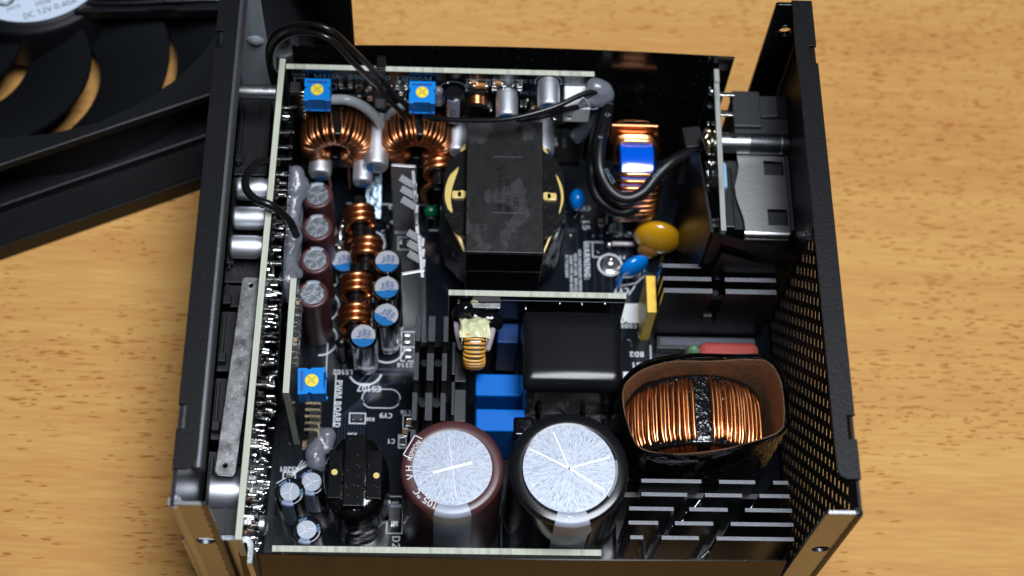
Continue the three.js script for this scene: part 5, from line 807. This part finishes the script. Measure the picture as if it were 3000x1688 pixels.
// thick mains cables
solo('mains_cable', 'upper thick black cable bending in front of the mains choke', 'cable', tube([[27.8, 56, -60], [27.4, 52, -57], [26.2, 47, -52], [26.2, 43, -45], [29.2, 41.6, -38.6], [33.6, 41.4, -36], [38.6, 42.4, -37.6], [43, 44.6, -42.4], [47.4, 45.4, -46.6], [52, 44, -50], [56, 42, -53]], 1.8, 120, 16), M.cable);
solo('mains_cable', 'lower thick black cable hidden mostly under the upper one', 'cable', tube([[26.6, 48, -60], [25.4, 42, -57], [24.6, 35, -51], [25.6, 33, -43], [29.4, 32, -38.4], [34, 32.4, -36.4], [39, 34, -38.6], [44, 38, -43.6], [50, 40, -50]], 1.8, 110, 16), M.cable);
{ const g = []; const pr = (txt, x, y, z, ry, s = 1.3) => g.push(new TextGeometry(txt, { font, size: s, depth: 0.04, curveSegments: 2 }).rotateX(-PI / 2).rotateY(ry).translate(x, y, z)); pr('QUAN', 28.0, 54.6, -55.6, rad(76)); pr('R', 26.6, 49.4, -51.4, rad(88)); pr('RC', 26.6, 45.4, -46.4, rad(92)); pr('E54225', 27.0, 45.0, -43.6, rad(-64), 1.2); pr('10 AWG', 41.6, 46.6, -39.8, rad(50), 1.1);
  const m = solo('cable_print', 'worn pale blue lettering on the thick mains cable', 'lettering', merge(g), M.cablePrint); }

// ---------------------------------------------------------------- the cover and its fan, lying behind
const FA = rad(24.2), FC = [-154.4, 0, -128.8];
{
  const t = thing('case_cover', 'removed black steel cover lying upside down behind the case with upright sides', 'case cover', FC, FA);
  mesh('plate', ext(rectShape(-78, -87, 78, 85, 1), 1.2, [circleHole(0, 0, 66)], 0.1).rotateX(PI / 2).translate(0, 1.6, 0), M.powderDark, t);
  mesh('near_lip', box(154, 7, 1, 0, 4, 86.4, 0.3), M.powderDark, t);
  mesh('upright_side', ext(rectShape(-84, 0.6, 87, 86, 1.5), 1, [circleHole(82, 78, 2.3), circleHole(80, 60, 1)], 0.1).rotateY(-PI / 2), M.powderDark, t, [78.4, 0, 0]);
}
{
  const t = thing('cooling_fan', 'black cooling fan with pale hub label lying on the removed cover', 'fan', [FC[0], 1.8, FC[2]], FA);
  const C4 = [[1, 1], [1, -1], [-1, 1], [-1, -1]], sq = rectShape(-71, -71, 71, 71, 6), bore = circleHole(0, 0, 68), holes = C4.map(([a, b]) => circleHole(a * 62.5, b * 62.5, 2.4));
  mesh('frame', merge([ext(sq, 3.4, [bore, ...holes], 0.4).rotateX(PI / 2).translate(0, 25, 0), ext(sq, 3.4, [circleHole(0, 0, 68), ...holes], 0.4).rotateX(PI / 2).translate(0, 3.6, 0)]), M.fanBlack, t);
  mesh('duct_ring', lathe([[68, 1], [68, 24.4], [69.4, 24.4], [69.4, 1], [68, 1]], 96), M.fanBlack, t);
  mesh('corner_post', merge(C4.map(([a, b]) => cyl(4.6, 4.6, 22, a * 62.5, 12.5, b * 62.5, 'y', 24)).concat(C4.map(([a, b]) => box(1.2, 21, 10, a * 44, 12, b * 65)))), M.fanBlack, t);
  mesh('corner_pad', merge(C4.map(([a, b]) => lathe([[2.6, 0], [5.6, 0], [5.6, 1], [4.8, 1.5], [2.6, 1.5]], 28).translate(a * 62.5, 24.6, b * 62.5))), M.greyBlack, t);
  mesh('hub', lathe([[0, 5], [28, 5], [29, 6], [29, 22], [28, 23.4], [26, 24.2], [26, 25.2], [0, 25.2]], 64), M.fanBlack, t);
  const lab = canvasTex(1024, 1024, x => { x.fillStyle = 'rgb(196,210,226)'; x.fillRect(0, 0, 1024, 1024); x.save(); x.fillStyle = 'rgb(38,42,48)'; x.textAlign = 'center'; x.font = '58px sans-serif'; x.fillText('DC 12V 0.40A', 500, 968); x.font = '50px sans-serif'; x.fillText('HDB', 476, 900); x.fillText('S-FDB', 486, 846); x.font = '34px sans-serif'; x.fillText('34075', 290, 866); x.strokeStyle = 'rgb(52,56,60)'; x.lineWidth = 16; x.beginPath(); x.arc(262, 768, 52, 0, 7); x.stroke(); x.lineWidth = 4; x.beginPath(); x.arc(262, 768, 32, 0, 7); x.stroke(); x.beginPath(); x.moveTo(150, 800); x.lineTo(700, 800); x.stroke(); x.restore(); });
  mesh('hub_label', new THREE.CircleGeometry(25.5, 72).rotateX(-PI / 2).translate(0, 25.35, 0), phys({ map: lab, roughness: 0.5 }), t, null, null, true);
  const bl = shared((() => { const g = new THREE.BoxGeometry(1, 1, 1, 28, 1, 16), p = g.attributes.position; for (let i = 0; i < p.count; i++) { const r = 28 + (p.getX(i) + 0.5) * 38.6, f = (p.getX(i) + 0.5), c = p.getZ(i), sw = 0.62 * f * f + 0.08 * f; const half = 0.345 - 0.012 * f, a = sw + c * 2 * half * 0.98; const y = 12.5 - c * 11 * (1 - 0.35 * f) + p.getY(i) * 1.7 + 1.2 * Math.cos(c * PI); p.setXYZ(i, r * Math.cos(a), y, r * Math.sin(a)); } g.computeVertexNormals(); return g; })(), M.fanBlack);
  for (let i = 0; i < 9; i++) { const m = mesh('blade', bl, M.fanBlack, t); m.rotation.y = rad(-56 + i * 40); }
  for (const [a, w] of [[72, 4], [162, 4]]) { const m = mesh('strut', merge([box(45, 2.2, w, 46, 23.4, 0, 0.4), box(45, 1.6, 0.9, 46, 25.1, w / 2 - 0.45, 0.2), box(45, 1.6, 0.9, 46, 25.1, -w / 2 + 0.45, 0.2)]), M.fanBlack, t); m.rotation.y = rad(a) - 0; }
  const ch = mesh('cable_channel', merge([box(54, 2.2, 9.4, 42, 22.6, 17.4, 0.4), box(54, 2.4, 1.3, 42, 24.7, 21.6, 0.3), box(54, 2.4, 1.3, 42, 24.7, 13.2, 0.3), box(8, 0.3, 1.4, 43, 26.1, 21.6)]), M.fanBlack, t); ch.rotation.y = rad(-21);
  const clip = mesh('strut_clip', box(6, 1.0, 5.4, 46, 26.6, 17.0, 0.8), M.greyBlack, t); clip.rotation.y = rad(-21);
  const w = mesh('fan_lead', merge([tube([[18, 24.4, 15.4], [30, 25.0, 16.4], [46, 25.2, 16.0], [57, 24.8, 15.4], [62, 24, 15]], 0.8, 30, 8), tube([[18, 24.4, 17.8], [30, 25, 18.6], [46, 25.2, 18.2], [57, 24.8, 17.6], [62, 24, 17.4]], 0.8, 30, 8)]), M.rubber, t); w.rotation.y = rad(-21);
}
renderer.render(scene, camera);
